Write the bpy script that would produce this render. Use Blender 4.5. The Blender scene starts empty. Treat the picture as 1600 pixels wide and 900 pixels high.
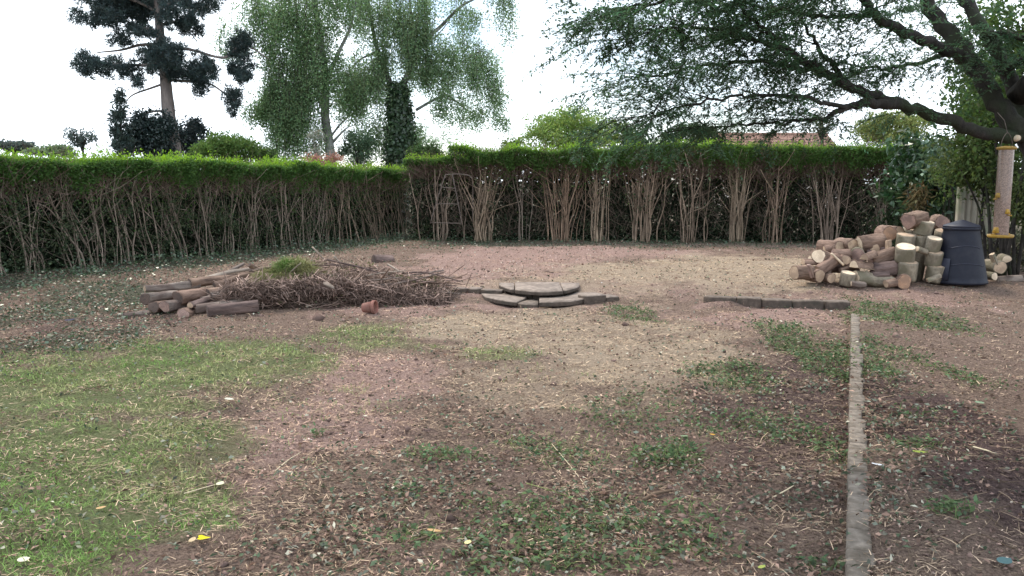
import bpy, math, random
import numpy as np
from mathutils import Vector, Matrix

random.seed(7)
rng = np.random.default_rng(11)
SC = bpy.context.scene
COL = SC.collection
R = math.radians

# ------------------------------------------------------------------ camera
EYE = 1.6
PITCH = R(7.05)
F = 1333.3                                   # focal length in photo pixels
cam_data = bpy.data.cameras.new('camera')
cam_data.sensor_width = 36.0
cam_data.lens = 30.0
cam_data.clip_start = 0.05
cam_data.clip_end = 3000.0
cam = bpy.data.objects.new('camera', cam_data)
COL.objects.link(cam)
cam.location = (0, 0, EYE)
cam.rotation_euler = (math.pi / 2 - PITCH, 0, 0)
SC.camera = cam

# ------------------------------------------------------------------ sky
SUN_EL, SUN_AZ = R(58), R(-32)               # azimuth from +Y towards +X
world = bpy.data.worlds.new('World')
SC.world = world
world.use_nodes = True
wn, wl = world.node_tree.nodes, world.node_tree.links
wn.clear()
w_out = wn.new('ShaderNodeOutputWorld')
w_bg = wn.new('ShaderNodeBackground')
w_sky = wn.new('ShaderNodeTexSky')
w_sky.sky_type = 'NISHITA'
w_sky.sun_disc = False
w_sky.sun_elevation = SUN_EL
w_sky.sun_rotation = SUN_AZ
w_co = wn.new('ShaderNodeTexCoord')
w_no = wn.new('ShaderNodeTexNoise')
w_no.inputs['Scale'].default_value = 3.2
w_no.inputs['Detail'].default_value = 6
w_rp = wn.new('ShaderNodeValToRGB')
w_rp.color_ramp.elements[0].position = 0.40
w_rp.color_ramp.elements[0].color = (0.05, 0.05, 0.05, 1)
w_rp.color_ramp.elements[1].position = 0.55
w_rp.color_ramp.elements[1].color = (1, 1, 1, 1)
w_mx = wn.new('ShaderNodeMix')
w_mx.data_type = 'RGBA'
w_mx.inputs['B'].default_value = (9.5, 10.4, 11.3, 1)      # cloud cover
wl.new(w_co.outputs['Generated'], w_no.inputs['Vector'])
wl.new(w_no.outputs['Fac'], w_rp.inputs['Fac'])
wl.new(w_rp.outputs['Color'], w_mx.inputs['Factor'])
wl.new(w_sky.outputs['Color'], w_mx.inputs['A'])
wl.new(w_mx.outputs['Result'], w_bg.inputs['Color'])
w_bg.inputs['Strength'].default_value = 0.105
wl.new(w_bg.outputs['Background'], w_out.inputs['Surface'])

sun_data = bpy.data.lights.new('sun', 'SUN')
sun_data.energy = 1.5
sun_data.angle = R(10)
sun_data.color = (1.0, 0.90, 0.76)
sun = bpy.data.objects.new('sun', sun_data)
COL.objects.link(sun)
sdir = Vector((math.sin(SUN_AZ) * math.cos(SUN_EL), math.cos(SUN_AZ) * math.cos(SUN_EL), math.sin(SUN_EL)))
sun.rotation_euler = (-sdir).to_track_quat('-Z', 'Y').to_euler()
sun.location = (0, 0, 30)

vs = SC.view_settings
vs.view_transform = 'Standard'
vs.look = 'None'
vs.gamma = 1.0
vs.use_curve_mapping = False
vs.exposure = 1.12

# ------------------------------------------------------------------ helpers
CT, ST = math.cos(PITCH), math.sin(PITCH)


def ray(px, py):
    xr, yr = (px - 800) / F, (450 - py) / F
    return np.array([xr, CT + yr * ST, -ST + yr * CT])


def G(px, py, z=0.0):                        # photo pixel -> point on the level z
    d = ray(px, py)
    return np.array([0, 0, EYE]) + d * ((z - EYE) / d[2])


def P(px, py, Y):                            # photo pixel -> point at distance Y
    d = ray(px, py)
    return np.array([0, 0, EYE]) + d * (Y / d[1])


def smooth(a, b, x):
    t = np.clip((np.asarray(x, float) - a) / (b - a), 0, 1)
    return t * t * (3 - 2 * t)


def _hash(ix, iy, iz, s):
    h = (ix.astype(np.int64) * 374761393 + iy.astype(np.int64) * 668265263 + iz.astype(np.int64) * 2147483647 + s * 974634) & 0xffffffff
    h = ((h ^ (h >> 13)) * 1274126177) & 0xffffffff
    return ((h ^ (h >> 16)) & 0xffff) / 65535.0


def noise2(x, y, s=0):
    x, y = np.asarray(x, float), np.asarray(y, float)
    ix, iy = np.floor(x).astype(np.int64), np.floor(y).astype(np.int64)
    fx, fy = x - ix, y - iy
    fx, fy = fx * fx * (3 - 2 * fx), fy * fy * (3 - 2 * fy)
    z = np.zeros_like(ix)
    a, b = _hash(ix, iy, z, s), _hash(ix + 1, iy, z, s)
    c, d = _hash(ix, iy + 1, z, s), _hash(ix + 1, iy + 1, z, s)
    return (a * (1 - fx) + b * fx) * (1 - fy) + (c * (1 - fx) + d * fx) * fy


def fbm2(x, y, s=0, o=3):
    v, a, t = 0, 1.0, 0
    for k in range(o):
        v = v + a * noise2(x * 2 ** k, y * 2 ** k, s + k * 17)
        t += a
        a *= 0.5
    return v / t


def noise3(p, sc, s=0):
    q = np.asarray(p) * sc
    i = np.floor(q).astype(np.int64)
    f = q - i
    f = f * f * (3 - 2 * f)
    r = 0
    for dx in (0, 1):
        for dy in (0, 1):
            for dz in (0, 1):
                w = (f[:, 0] if dx else 1 - f[:, 0]) * (f[:, 1] if dy else 1 - f[:, 1]) * (f[:, 2] if dz else 1 - f[:, 2])
                r = r + w * _hash(i[:, 0] + dx, i[:, 1] + dy, i[:, 2] + dz, s)
    return r


def unit(v):
    v = np.asarray(v, float)
    return v / np.maximum(np.linalg.norm(v, axis=-1, keepdims=True), 1e-9)


def rand_dir(n):
    return unit(rng.normal(size=(n, 3)))


def build(name, V, Q=None, T=None, col=None, mat=None, parent=None, smooth_shade=False, mats=None, fmat=None):
    """one mesh object from numpy arrays; Q quads, T triangles, col one colour for each vertex"""
    V = np.asarray(V, np.float32).reshape(-1, 3)
    Q = np.zeros((0, 4), np.int32) if Q is None or len(Q) == 0 else np.asarray(Q, np.int32)
    T = np.zeros((0, 3), np.int32) if T is None or len(T) == 0 else np.asarray(T, np.int32)
    me = bpy.data.meshes.new(name)
    me.vertices.add(len(V))
    me.vertices.foreach_set('co', V.ravel())
    loops = np.concatenate([Q.ravel(), T.ravel()])
    me.loops.add(len(loops))
    me.loops.foreach_set('vertex_index', loops)
    nq, nt = len(Q), len(T)
    me.polygons.add(nq + nt)
    st = np.concatenate([np.arange(nq) * 4, nq * 4 + np.arange(nt) * 3]).astype(np.int32)
    me.polygons.foreach_set('loop_start', st)
    if fmat is not None:
        me.polygons.foreach_set('material_index', np.asarray(fmat, np.int32))
    if smooth_shade:
        me.polygons.foreach_set('use_smooth', np.ones(nq + nt, bool))
    me.update(calc_edges=True)
    me.validate()
    if col is not None:
        at = me.color_attributes.new('Col', 'FLOAT_COLOR', 'POINT')
        c = np.ones((len(V), 4), np.float32)
        c[:, :np.shape(col)[1]] = col
        at.data.foreach_set('color', c.ravel())
    for m in (mats or ([mat] if mat else [])):
        me.materials.append(m)
    o = bpy.data.objects.new(name, me)
    COL.objects.link(o)
    if parent is not None:
        o.parent = parent
    return o


def tag(o, label=None, cat=None, group=None, kind=None):
    if label: o['label'] = label
    if cat: o['category'] = cat
    if group: o['group'] = group
    if kind: o['kind'] = kind
    return o


def thing(name, label, cat, loc=(0, 0, 0), group=None, rotz=0):
    o = bpy.data.objects.new(name, None)
    o.empty_display_size = 0.1
    COL.objects.link(o)
    o.location = tuple(float(v) for v in loc)
    o.rotation_euler = (0, 0, rotz)
    return tag(o, label, cat, group)


class Geo:
    """collects arrays for one mesh"""
    def __init__(self):
        self.V, self.Q, self.T, self.C, self.n = [], [], [], [], 0

    def add(self, V, Q=None, T=None, C=None):
        V = np.asarray(V, float).reshape(-1, 3)
        self.V.append(V)
        if Q is not None and len(Q): self.Q.append(np.asarray(Q) + self.n)
        if T is not None and len(T): self.T.append(np.asarray(T) + self.n)
        if C is None: C = np.ones((len(V), 3))
        C = np.asarray(C, float)
        if C.ndim == 1: C = np.tile(C, (len(V), 1))
        self.C.append(C)
        self.n += len(V)

    def out(self, name, mat, parent=None, sm=False, origin=None):
        V = np.concatenate(self.V)
        if origin is not None: V = V - np.asarray(origin)
        return build(name, V, np.concatenate(self.Q) if self.Q else None, np.concatenate(self.T) if self.T else None,
                     np.concatenate(self.C), mat, parent, sm)


def leaves(g, p, d, n, L, W, C, bend=0.0, mid=0.45):
    """diamond leaves: base p, axis d, rough normal n"""
    N = len(p)
    L = np.broadcast_to(np.asarray(L, float), (N,))[:, None]
    W = np.broadcast_to(np.asarray(W, float), (N,))[:, None]
    s = unit(np.cross(d, n))
    nn = np.cross(s, d)
    m = p + d * L * mid + nn * L * bend
    V = np.stack([p, m + s * W * .5, p + d * L, m - s * W * .5], 1).reshape(-1, 3)
    Q = (np.arange(N)[:, None] * 4 + np.arange(4)[None]).astype(np.int64)
    g.add(V, Q, None, np.repeat(np.broadcast_to(C, (N, 3)), 4, axis=0))


def blades(g, p, d, L, W, C, droop=0.3):
    """grass blades or straw: a two-piece ribbon each"""
    N = len(p)
    L = np.broadcast_to(np.asarray(L, float), (N,))[:, None]
    W = np.broadcast_to(np.asarray(W, float), (N,))[:, None]
    s = unit(np.cross(d, np.tile([0, 0, 1.0], (N, 1)) + rng.normal(size=(N, 3)) * .2))
    h = d.copy(); h[:, 2] = 0
    h = unit(h)
    m = p + d * L * .55
    t = m + unit(d + h * droop * 2 - np.array([0, 0, droop])) * L * .45
    V = np.stack([p - s * W * .5, p + s * W * .5, m + s * W * .4, m - s * W * .4, t], 1).reshape(-1, 3)
    b = np.arange(N)[:, None] * 5
    g.add(V, b + np.array([0, 1, 2, 3]), b + np.array([3, 2, 4]), np.repeat(np.broadcast_to(C, (N, 3)), 5, axis=0))


def sticks(g, a, m, b, r, C, taper=.5):
    """thin three-sided bent sticks through a, m, b"""
    N = len(a)
    r = np.broadcast_to(np.asarray(r, float), (N,))[:, None]
    d = unit(b - a)
    ref = np.where(np.abs(d[:, 2:3]) > .9, np.array([[1.0, 0, 0]]), np.array([[0, 0, 1.0]]))
    u = unit(np.cross(d, ref)); v = np.cross(d, u)
    rings = []
    for c, k in ((a, 1.0), (m, (1 + taper) / 2), (b, taper)):
        for q in range(3):
            an = q * 2.0944
            rings.append(c + (u * math.cos(an) + v * math.sin(an)) * r * k)
    V = np.stack(rings, 1).reshape(-1, 3)
    o = np.arange(N)[:, None] * 9
    Q = np.concatenate([o + np.array([i, (i + 1) % 3, 3 + (i + 1) % 3, 3 + i]) for i in range(3)] +
                       [o + 3 + np.array([i, (i + 1) % 3, 3 + (i + 1) % 3, 3 + i]) for i in range(3)])
    T = np.concatenate([o + np.array([0, 2, 1]), o + np.array([6, 7, 8])])
    g.add(V, Q, T, np.repeat(np.broadcast_to(C, (N, 3)), 9, axis=0))


def slivers(g, a, b, r, C, taper=.4):
    """the thinnest twigs: three-sided tapering prisms from a to b"""
    N = len(a)
    r = np.broadcast_to(np.asarray(r, float), (N,))[:, None]
    d = unit(b - a)
    ref = np.where(np.abs(d[:, 2:3]) > .9, np.array([[1.0, 0, 0]]), np.array([[0, 0, 1.0]]))
    u = unit(np.cross(d, ref)); v = np.cross(d, u)
    V = np.stack([c + (u * math.cos(q * 2.0944) + v * math.sin(q * 2.0944)) * r * k for c, k in ((a, 1.0), (b, taper)) for q in range(3)], 1).reshape(-1, 3)
    o = np.arange(N)[:, None] * 6
    g.add(V, np.concatenate([o + np.array([i, (i + 1) % 3, 3 + (i + 1) % 3, 3 + i]) for i in range(3)]), None, np.repeat(np.broadcast_to(C, (N, 3)), 6, axis=0))


def spline(pts, k=6):
    pts = np.asarray(pts, float)
    if len(pts) < 3: 
        t = np.linspace(0, 1, k + 1)[:, None]
        return pts[0] * (1 - t) + pts[-1] * t
    e = np.vstack([2 * pts[0] - pts[1], pts, 2 * pts[-1] - pts[-2]])
    out = []
    for i in range(1, len(e) - 2):
        p0, p1, p2, p3 = e[i - 1], e[i], e[i + 1], e[i + 2]
        for t in np.linspace(0, 1, k, endpoint=False):
            out.append(.5 * ((2 * p1) + (-p0 + p2) * t + (2 * p0 - 5 * p1 + 4 * p2 - p3) * t * t + (-p0 + 3 * p1 - 3 * p2 + p3) * t ** 3))
    out.append(pts[-1])
    return np.array(out)


def tube(g, pts, r, sides=7, C=(1, 1, 1), rough=0.0, cap=True):
    pts = np.asarray(pts, float)
    k = len(pts)
    r = np.interp(np.linspace(0, 1, k), np.linspace(0, 1, len(r)), r) if np.ndim(r) else np.full(k, r)
    t = unit(np.gradient(pts, axis=0))
    ref = np.array([1.0, 0.2, 0]) if abs(t[0][2]) > .8 else np.array([0, 0, 1.0])
    u = unit(np.cross(t[0], ref))
    V = []
    for i in range(k):
        u = unit(u - t[i] * np.dot(u, t[i]))
        v = np.cross(t[i], u)
        for j in range(sides):
            a = 2 * math.pi * j / sides
            rr = r[i] * (1 + (random.uniform(-rough, rough) if rough else 0))
            V.append(pts[i] + (u * math.cos(a) + v * math.sin(a)) * rr)
    Q = [[i * sides + j, i * sides + (j + 1) % sides, (i + 1) * sides + (j + 1) % sides, (i + 1) * sides + j]
         for i in range(k - 1) for j in range(sides)]
    T = []
    if cap:
        V += [pts[0], pts[-1]]
        n0, n1 = k * sides, k * sides + 1
        T = [[n0, (j + 1) % sides, j] for j in range(sides)] + \
            [[n1, (k - 1) * sides + j, (k - 1) * sides + (j + 1) % sides] for j in range(sides)]
    g.add(V, Q, T, np.asarray(C))


# ------------------------------------------------------------------ materials
def new_mat(name):
    m = bpy.data.materials.new(name)
    m.use_nodes = True
    n, l = m.node_tree.nodes, m.node_tree.links
    return m, n, l, n['Principled BSDF']


def leaf_mat(name, trans=0.3, rough=0.55, spec=0.3):
    m, n, l, b = new_mat(name)
    a = n.new('ShaderNodeAttribute'); a.attribute_name = 'Col'
    l.new(a.outputs['Color'], b.inputs['Base Color'])
    b.inputs['Roughness'].default_value = rough
    b.inputs['Specular IOR Level'].default_value = spec
    if trans > 0:
        t = n.new('ShaderNodeBsdfTranslucent')
        hs = n.new('ShaderNodeHueSaturation')
        hs.inputs['Saturation'].default_value = 1.15
        hs.inputs['Value'].default_value = 1.3
        l.new(a.outputs['Color'], hs.inputs['Color'])
        l.new(hs.outputs['Color'], t.inputs['Color'])
        x = n.new('ShaderNodeMixShader')
        x.inputs['Fac'].default_value = trans
        l.new(b.outputs['BSDF'], x.inputs[1]); l.new(t.outputs['BSDF'], x.inputs[2])
        l.new(x.outputs['Shader'], n['Material Output'].inputs['Surface'])
    return m


def bark_mat(name, c0, c1, scale=14, stretch=(1, 1, .25), bump=.6, c2=None, rough=.9, attr=False):
    m, n, l, b = new_mat(name)
    tc = n.new('ShaderNodeTexCoord')
    mp = n.new('ShaderNodeMapping'); mp.inputs['Scale'].default_value = stretch
    no = n.new('ShaderNodeTexNoise'); no.inputs['Scale'].default_value = scale; no.inputs['Detail'].default_value = 7
    no.inputs['Roughness'].default_value = .65
    rp = n.new('ShaderNodeValToRGB')
    rp.color_ramp.elements[0].position = .32; rp.color_ramp.elements[0].color = (*c0, 1)
    rp.color_ramp.elements[1].position = .68; rp.color_ramp.elements[1].color = (*c1, 1)
    l.new(tc.outputs['Object'], mp.inputs['Vector']); l.new(mp.outputs['Vector'], no.inputs['Vector'])
    l.new(no.outputs['Fac'], rp.inputs['Fac'])
    out = rp.outputs['Color']
    if c2 is not None:
        n2 = n.new('ShaderNodeTexNoise'); n2.inputs['Scale'].default_value = scale * .22; n2.inputs['Detail'].default_value = 3
        l.new(tc.outputs['Object'], n2.inputs['Vector'])
        r2 = n.new('ShaderNodeValToRGB'); r2.color_ramp.elements[0].position = .5; r2.color_ramp.elements[1].position = .62
        l.new(n2.outputs['Fac'], r2.inputs['Fac'])
        mx = n.new('ShaderNodeMix'); mx.data_type = 'RGBA'
        l.new(r2.outputs['Color'], mx.inputs['Factor']); l.new(out, mx.inputs['A'])
        mx.inputs['B'].default_value = (*c2, 1)
        out = mx.outputs['Result']
    if attr:
        a = n.new('ShaderNodeAttribute'); a.attribute_name = 'Col'
        mu = n.new('ShaderNodeMix'); mu.data_type = 'RGBA'; mu.blend_type = 'MULTIPLY'; mu.inputs['Factor'].default_value = 1
        l.new(out, mu.inputs['A']); l.new(a.outputs['Color'], mu.inputs['B'])
        out = mu.outputs['Result']
    l.new(out, b.inputs['Base Color'])
    bp = n.new('ShaderNodeBump'); bp.inputs['Strength'].default_value = bump; bp.inputs['Distance'].default_value = .035
    l.new(no.outputs['Fac'], bp.inputs['Height']); l.new(bp.outputs['Normal'], b.inputs['Normal'])
    b.inputs['Roughness'].default_value = rough
    b.inputs['Specular IOR Level'].default_value = .2
    return m


def cut_mat(name, c0, c1, dirt):
    """sawn end grain: rings round the log's own axis, cracks, dirt"""
    m, n, l, b = new_mat(name)
    tc = n.new('ShaderNodeTexCoord')
    sx = n.new('ShaderNodeSeparateXYZ'); l.new(tc.outputs['Object'], sx.inputs['Vector'])
    cx = n.new('ShaderNodeCombineXYZ'); l.new(sx.outputs['X'], cx.inputs['X']); l.new(sx.outputs['Y'], cx.inputs['Y'])
    wv = n.new('ShaderNodeTexWave'); wv.wave_type = 'RINGS'; wv.rings_direction = 'Z'
    wv.inputs['Scale'].default_value = 16; wv.inputs['Distortion'].default_value = 4; wv.inputs['Detail'].default_value = 3
    l.new(cx.outputs['Vector'], wv.inputs['Vector'])
    mx = n.new('ShaderNodeMix'); mx.data_type = 'RGBA'
    l.new(wv.outputs['Fac'], mx.inputs['Factor'])
    mx.inputs['A'].default_value = (*c0, 1); mx.inputs['B'].default_value = (*c1, 1)
    no = n.new('ShaderNodeTexNoise'); no.inputs['Scale'].default_value = 11; no.inputs['Detail'].default_value = 5
    l.new(tc.outputs['Object'], no.inputs['Vector'])
    rp = n.new('ShaderNodeValToRGB'); rp.color_ramp.elements[0].position = .42; rp.color_ramp.elements[1].position = .62
    rp.color_ramp.elements[1].color = (.7, .7, .7, 1)
    l.new(no.outputs['Fac'], rp.inputs['Fac'])
    m2 = n.new('ShaderNodeMix'); m2.data_type = 'RGBA'
    l.new(rp.outputs['Color'], m2.inputs['Factor']); l.new(mx.outputs['Result'], m2.inputs['A']); m2.inputs['B'].default_value = (*dirt, 1)
    l.new(m2.outputs['Result'], b.inputs['Base Color'])
    bp = n.new('ShaderNodeBump'); bp.inputs['Strength'].default_value = .35; bp.inputs['Distance'].default_value = .01
    l.new(no.outputs['Fac'], bp.inputs['Height']); l.new(bp.outputs['Normal'], b.inputs['Normal'])
    b.inputs['Roughness'].default_value = .85
    return m


def plain_mat(name, c, rough=.6, spec=.4, var=.25, scale=20, bump=.15, dirt=None):
    m, n, l, b = new_mat(name)
    tc = n.new('ShaderNodeTexCoord')
    no = n.new('ShaderNodeTexNoise'); no.inputs['Scale'].default_value = scale; no.inputs['Detail'].default_value = 6
    l.new(tc.outputs['Object'], no.inputs['Vector'])
    rp = n.new('ShaderNodeValToRGB')
    rp.color_ramp.elements[0].position = .3; rp.color_ramp.elements[1].position = .7
    rp.color_ramp.elements[0].color = (*[v * (1 - var) for v in c], 1)
    rp.color_ramp.elements[1].color = (*[min(1, v * (1 + var)) for v in c], 1)
    l.new(no.outputs['Fac'], rp.inputs['Fac'])
    out = rp.outputs['Color']
    if dirt is not None:
        n2 = n.new('ShaderNodeTexNoise'); n2.inputs['Scale'].default_value = scale * .3; n2.inputs['Detail'].default_value = 8
        n2.inputs['Roughness'].default_value = .7
        l.new(tc.outputs['Object'], n2.inputs['Vector'])
        r2 = n.new('ShaderNodeValToRGB'); r2.color_ramp.elements[0].position = .47; r2.color_ramp.elements[1].position = .66
        l.new(n2.outputs['Fac'], r2.inputs['Fac'])
        mx = n.new('ShaderNodeMix'); mx.data_type = 'RGBA'
        l.new(r2.outputs['Color'], mx.inputs['Factor']); l.new(out, mx.inputs['A']); mx.inputs['B'].default_value = (*dirt, 1)
        out = mx.outputs['Result']
    l.new(out, b.inputs['Base Color'])
    b.inputs['Roughness'].default_value = rough
    b.inputs['Specular IOR Level'].default_value = spec
    if bump:
        bp = n.new('ShaderNodeBump'); bp.inputs['Strength'].default_value = bump; bp.inputs['Distance'].default_value = .01
        l.new(no.outputs['Fac'], bp.inputs['Height']); l.new(bp.outputs['Normal'], b.inputs['Normal'])
    return m


M_LEAF = leaf_mat('leaf', .4, .6, .12)
M_BIRCHLEAF = leaf_mat('birch_leaf', .5, .6, .12)
M_YEW = leaf_mat('yew_leaf', .5, .5, .12)
M_INNER = leaf_mat('shaded_inner_leaf', .06, .7, .15)
M_LITTER = leaf_mat('litter', .15, .85, .05)
M_DRY = leaf_mat('dry_litter', 0, .95, .03)
M_GLOSS = leaf_mat('glossy_leaf', .2, .32, .5)
M_STEM = bark_mat('hedge_stem_bark', (.13, .10, .08), (.38, .305, .245), 16, (1, 1, .2), .5, None, attr=True)
M_TWIG = leaf_mat('twig', 0, .95, .04)
M_PINE = bark_mat('pine_bark', (.12, .10, .095), (.29, .24, .215), 5, (1, 1, .35), .8)
M_BIRCH = bark_mat('birch_bark', (.10, .10, .09), (.36, .36, .33), 3, (1, 1, .6), .4, (.07, .07, .06))
M_DARKBARK = bark_mat('dark_tree_bark', (.016, .0145, .013), (.056, .048, .042), 16, (1, 1, .5), .7, (.036, .042, .025))
M_BROWN = bark_mat('brown_log_bark', (.075, .048, .038), (.31, .21, .155), 13, (1, 1, .3), 1.0)
M_OLIVE = bark_mat('olive_log_bark', (.15, .122, .090), (.34, .288, .215), 13, (1, 1, .6), .9, (.165, .145, .10))
M_REDBARK = bark_mat('reddish_log_bark', (.10, .062, .048), (.30, .20, .152), 12, (1, 1, .25), 1.0)
M_GREYLOG = bark_mat('weathered_log_bark', (.10, .078, .068), (.31, .25, .21), 12, (1, 1, .2), 1.0, (.13, .095, .08))
M_PURPLELOG = bark_mat('rotten_log_bark', (.055, .038, .035), (.22, .155, .135), 12, (1, 1, .25), 1.0)
M_PALESTICK = bark_mat('bleached_stick', (.17, .135, .11), (.42, .345, .28), 14, (1, 1, .2), .6)
M_CUTPALE = cut_mat('pale_cut_wood', (.74, .61, .46), (.64, .49, .34), (.48, .36, .25))
M_CUTTAN = cut_mat('tan_cut_wood', (.52, .38, .265), (.42, .29, .19), (.26, .18, .125))
M_CUTORANGE = cut_mat('orange_cut_wood', (.42, .25, .155), (.33, .185, .11), (.20, .125, .085))
M_CUTDARK = cut_mat('old_cut_wood', (.15, .10, .08), (.10, .07, .055), (.06, .045, .04))
M_CUTPINK = cut_mat('pinkish_cut_wood', (.38, .25, .20), (.29, .185, .15), (.15, .10, .085))
M_STONE = plain_mat('paving_stone', (.25, .20, .165), .9, .2, .35, 14, .8, (.15, .118, .095))
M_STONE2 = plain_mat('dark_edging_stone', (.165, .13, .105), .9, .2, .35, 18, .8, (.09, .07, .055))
M_EDGE = plain_mat('shaded_damp_stone_edge', (.095, .072, .058), .95, .15, .35, 18, .6, (.06, .052, .042))  # damp dirt, with side-face shade also put into the darker colour
M_KERB = plain_mat('kerb_brick', (.20, .168, .138), .9, .1, .35, 20, .9, (.115, .092, .07))
M_BIN = plain_mat('navy_plastic', (.009, .0105, .020), .55, .28, .18, 30, .04, (.017, .0175, .026))
M_BINLID = plain_mat('skylit_navy_lid', (.014, .015, .027), .5, .32, .15, 30, .04, (.023, .023, .031))  # lighter than the body: sky highlight put into the lid colour
M_YELLOW = plain_mat('yellow_plastic', (.40, .23, .03), .5, .35, .3, 30, .05, (.27, .17, .05))
M_POT = plain_mat('terracotta', (.25, .115, .09), .85, .2, .25, 18, .3, (.18, .105, .085))
M_METAL = plain_mat('rusty_thin_metal', (.125, .10, .085), .8, .3, .4, 25, .2)
M_ROOF = plain_mat('roof_tile', (.33, .20, .155), .9, .2, .25, 3, .3, (.25, .16, .12))
M_WALL = plain_mat('house_render', (.55, .50, .44), .9, .2, .1, 2, .1)
M_FENCE = bark_mat('weathered_fence_wood', (.16, .14, .11), (.34, .30, .235), 8, (3, 3, .15), .5, (.17, .18, .12))
M_CHAR = plain_mat('moulding_plastic', (.024, .026, .042), .5, .4, .1, 30, .05)


def seed_mat():
    m, n, l, b = new_mat('seed_tube')
    tc = n.new('ShaderNodeTexCoord')
    vo = n.new('ShaderNodeTexVoronoi'); vo.inputs['Scale'].default_value = 210
    l.new(tc.outputs['Object'], vo.inputs['Vector'])
    rp = n.new('ShaderNodeValToRGB')
    rp.color_ramp.elements[0].color = (.14, .088, .068, 1); rp.color_ramp.elements[1].color = (.32, .215, .165, 1)
    sp = n.new('ShaderNodeSeparateColor'); l.new(vo.outputs['Color'], sp.inputs['Color'])
    l.new(sp.outputs['Red'], rp.inputs['Fac']); l.new(rp.outputs['Color'], b.inputs['Base Color'])
    b.inputs['Roughness'].default_value = .3
    b.inputs['Coat Weight'].default_value = .5
    return m


M_SEED = seed_mat()

# ------------------------------------------------------------------ terrain
KL0, KL1 = G(1322, 905, .10), G(1330, 492, .10)          # left edge of the brick edging
KD = unit((KL1 - KL0)[:2]); KN = np.array([KD[1], -KD[0]])    # along, and to the right
TH = .155
STEP_Y = 11.15                                               # front line of the upper level


def side(x, y):                                               # metres right of the brick edging
    return (x - KL0[0]) * KN[0] + (y - KL0[1]) * KN[1]


def terrain(x, y, bumps=True):
    x, y = np.asarray(x, float), np.asarray(y, float)
    tq = np.clip((y - STEP_Y + .3) / (2.0 - .75 * smooth(3.2, 4.2, x)), 0, 1)
    soft = tq * tq * (3 - 2 * tq)
    k = smooth(2.2, 2.7, x) * (1 - smooth(4.2, 4.7, x))
    z = TH * soft + k * .075 * smooth(10.86, 10.95, y) * (1 - soft)
    s = side(x, y)
    z = z + smooth(.02, .10, s) * (1 - smooth(10.6, 11.6, y)) * .084
    if bumps:
        near = 1 - smooth(25, 40, np.hypot(x, y))
        z = z + near * ((fbm2(x * .8, y * .8, 3, 2) - .5) * .07 + (noise2(x * 3.1, y * 3.1, 5) - .5) * .035 + (noise2(x * 7, y * 7, 8) - .5) * .032)
    return z


def blob(x, y, cx, cy, rx, ry, z=0.0, warp=.5, seed=0):
    """soft patch of ground given by where it lies in the garden"""
    c = G(cx, cy, z)
    a, b = G(cx, cy + ry, z), G(cx, cy - ry, z)
    RX = max(rx * c[1] / F, .05)
    RY = max((b[1] - a[1]) / 2, .05)
    cyy = (a[1] + b[1]) / 2
    d = np.sqrt(((x - c[0]) / RX) ** 2 + ((y - cyy) / RY) ** 2)
    d = d + (fbm2(x * 1.7 + seed, y * 1.7, 21 + seed, 4) - .5) * 3.2 * warp
    return 1 - smooth(.4, 1.3, d)


def union(x, y, lst, z=0.0):
    r = np.zeros_like(np.asarray(x, float))
    for i, (cx, cy, rx, ry, s) in enumerate(lst):
        r = np.maximum(r, s * blob(x, y, cx, cy, rx, ry, z, .5, i))
    return r


GRASS = [(60, 640, 170, 60, .9), (240, 700, 160, 40, .6), (150, 590, 330, 62, 1), (20, 690, 160, 60, .9), (120, 720, 260, 75, .85), (90, 830, 240, 95, .8), (300, 700, 160, 45, .6),
         (560, 526, 130, 20, .75), (340, 560, 120, 26, .8), (770, 553, 70, 16, .6), (430, 590, 70, 24, .5), (590, 640, 60, 22, .3),
         (900, 700, 160, 40, .25), (850, 590, 90, 20, .2), (480, 640, 120, 24, .25), (60, 880, 120, 50, .9)]
WEED = [(990, 492, 42, 14, 1), (1290, 560, 60, 70, 1.2), (1150, 585, 70, 26, .8), (1040, 705, 55, 24, .9), (1275, 878, 50, 18, 1),
        (1410, 508, 80, 34, 1.1), (1390, 560, 40, 24, .6), (1512, 610, 34, 26, .9), (1425, 720, 26, 10, .8), (1480, 830, 34, 14, .7),
        (900, 830, 190, 60, .45), (700, 710, 60, 16, .5), (880, 715, 90, 28, .5), (1180, 660, 90, 26, .5), (1250, 517, 18, 9, .8),
        (490, 680, 20, 8, .9), (650, 768, 45, 10, .6), (1000, 640, 90, 26, .35), (1290, 690, 40, 40, .4), (760, 850, 160, 45, .35)]
PALE = [(1000, 560, 260, 60, .7), (800, 600, 200, 50, .5), (740, 520, 170, 36, 1), (900, 545, 200, 45, .6), (1010, 600, 180, 36, .45), (850, 500, 120, 20, .55), (280, 610, 240, 60, .25), (560, 540, 120, 30, .3), (1000, 480, 110, 18, .4)]
PALEU = [(1200, 418, 160, 22, 1.2), (1050, 425, 260, 24, .7), (860, 440, 200, 16, .5), (1180, 420, 110, 18, 1), (1000, 415, 150, 16, .4), (1120, 400, 90, 12, .5), (900, 430, 160, 14, .3)]
DARK = [(1500, 740, 190, 200, 1.1), (1130, 640, 60, 40, .8), (1100, 800, 300, 120, .45), (700, 760, 260, 130, .4), (1230, 720, 130, 120, .7),
        (270, 645, 100, 26, .75), (440, 840, 200, 90, .5), (330, 770, 80, 30, .5), (110, 520, 170, 45, .6), (40, 890, 60, 22, .5)]
PINK = [(770, 465, 300, 30, .6), (1200, 500, 160, 26, .9), (580, 600, 110, 60, .9), (1450, 470, 160, 22, .8), (620, 480, 160, 18, .7), (490, 680, 130, 55, .75), (420, 740, 90, 30, .6)]
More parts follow.
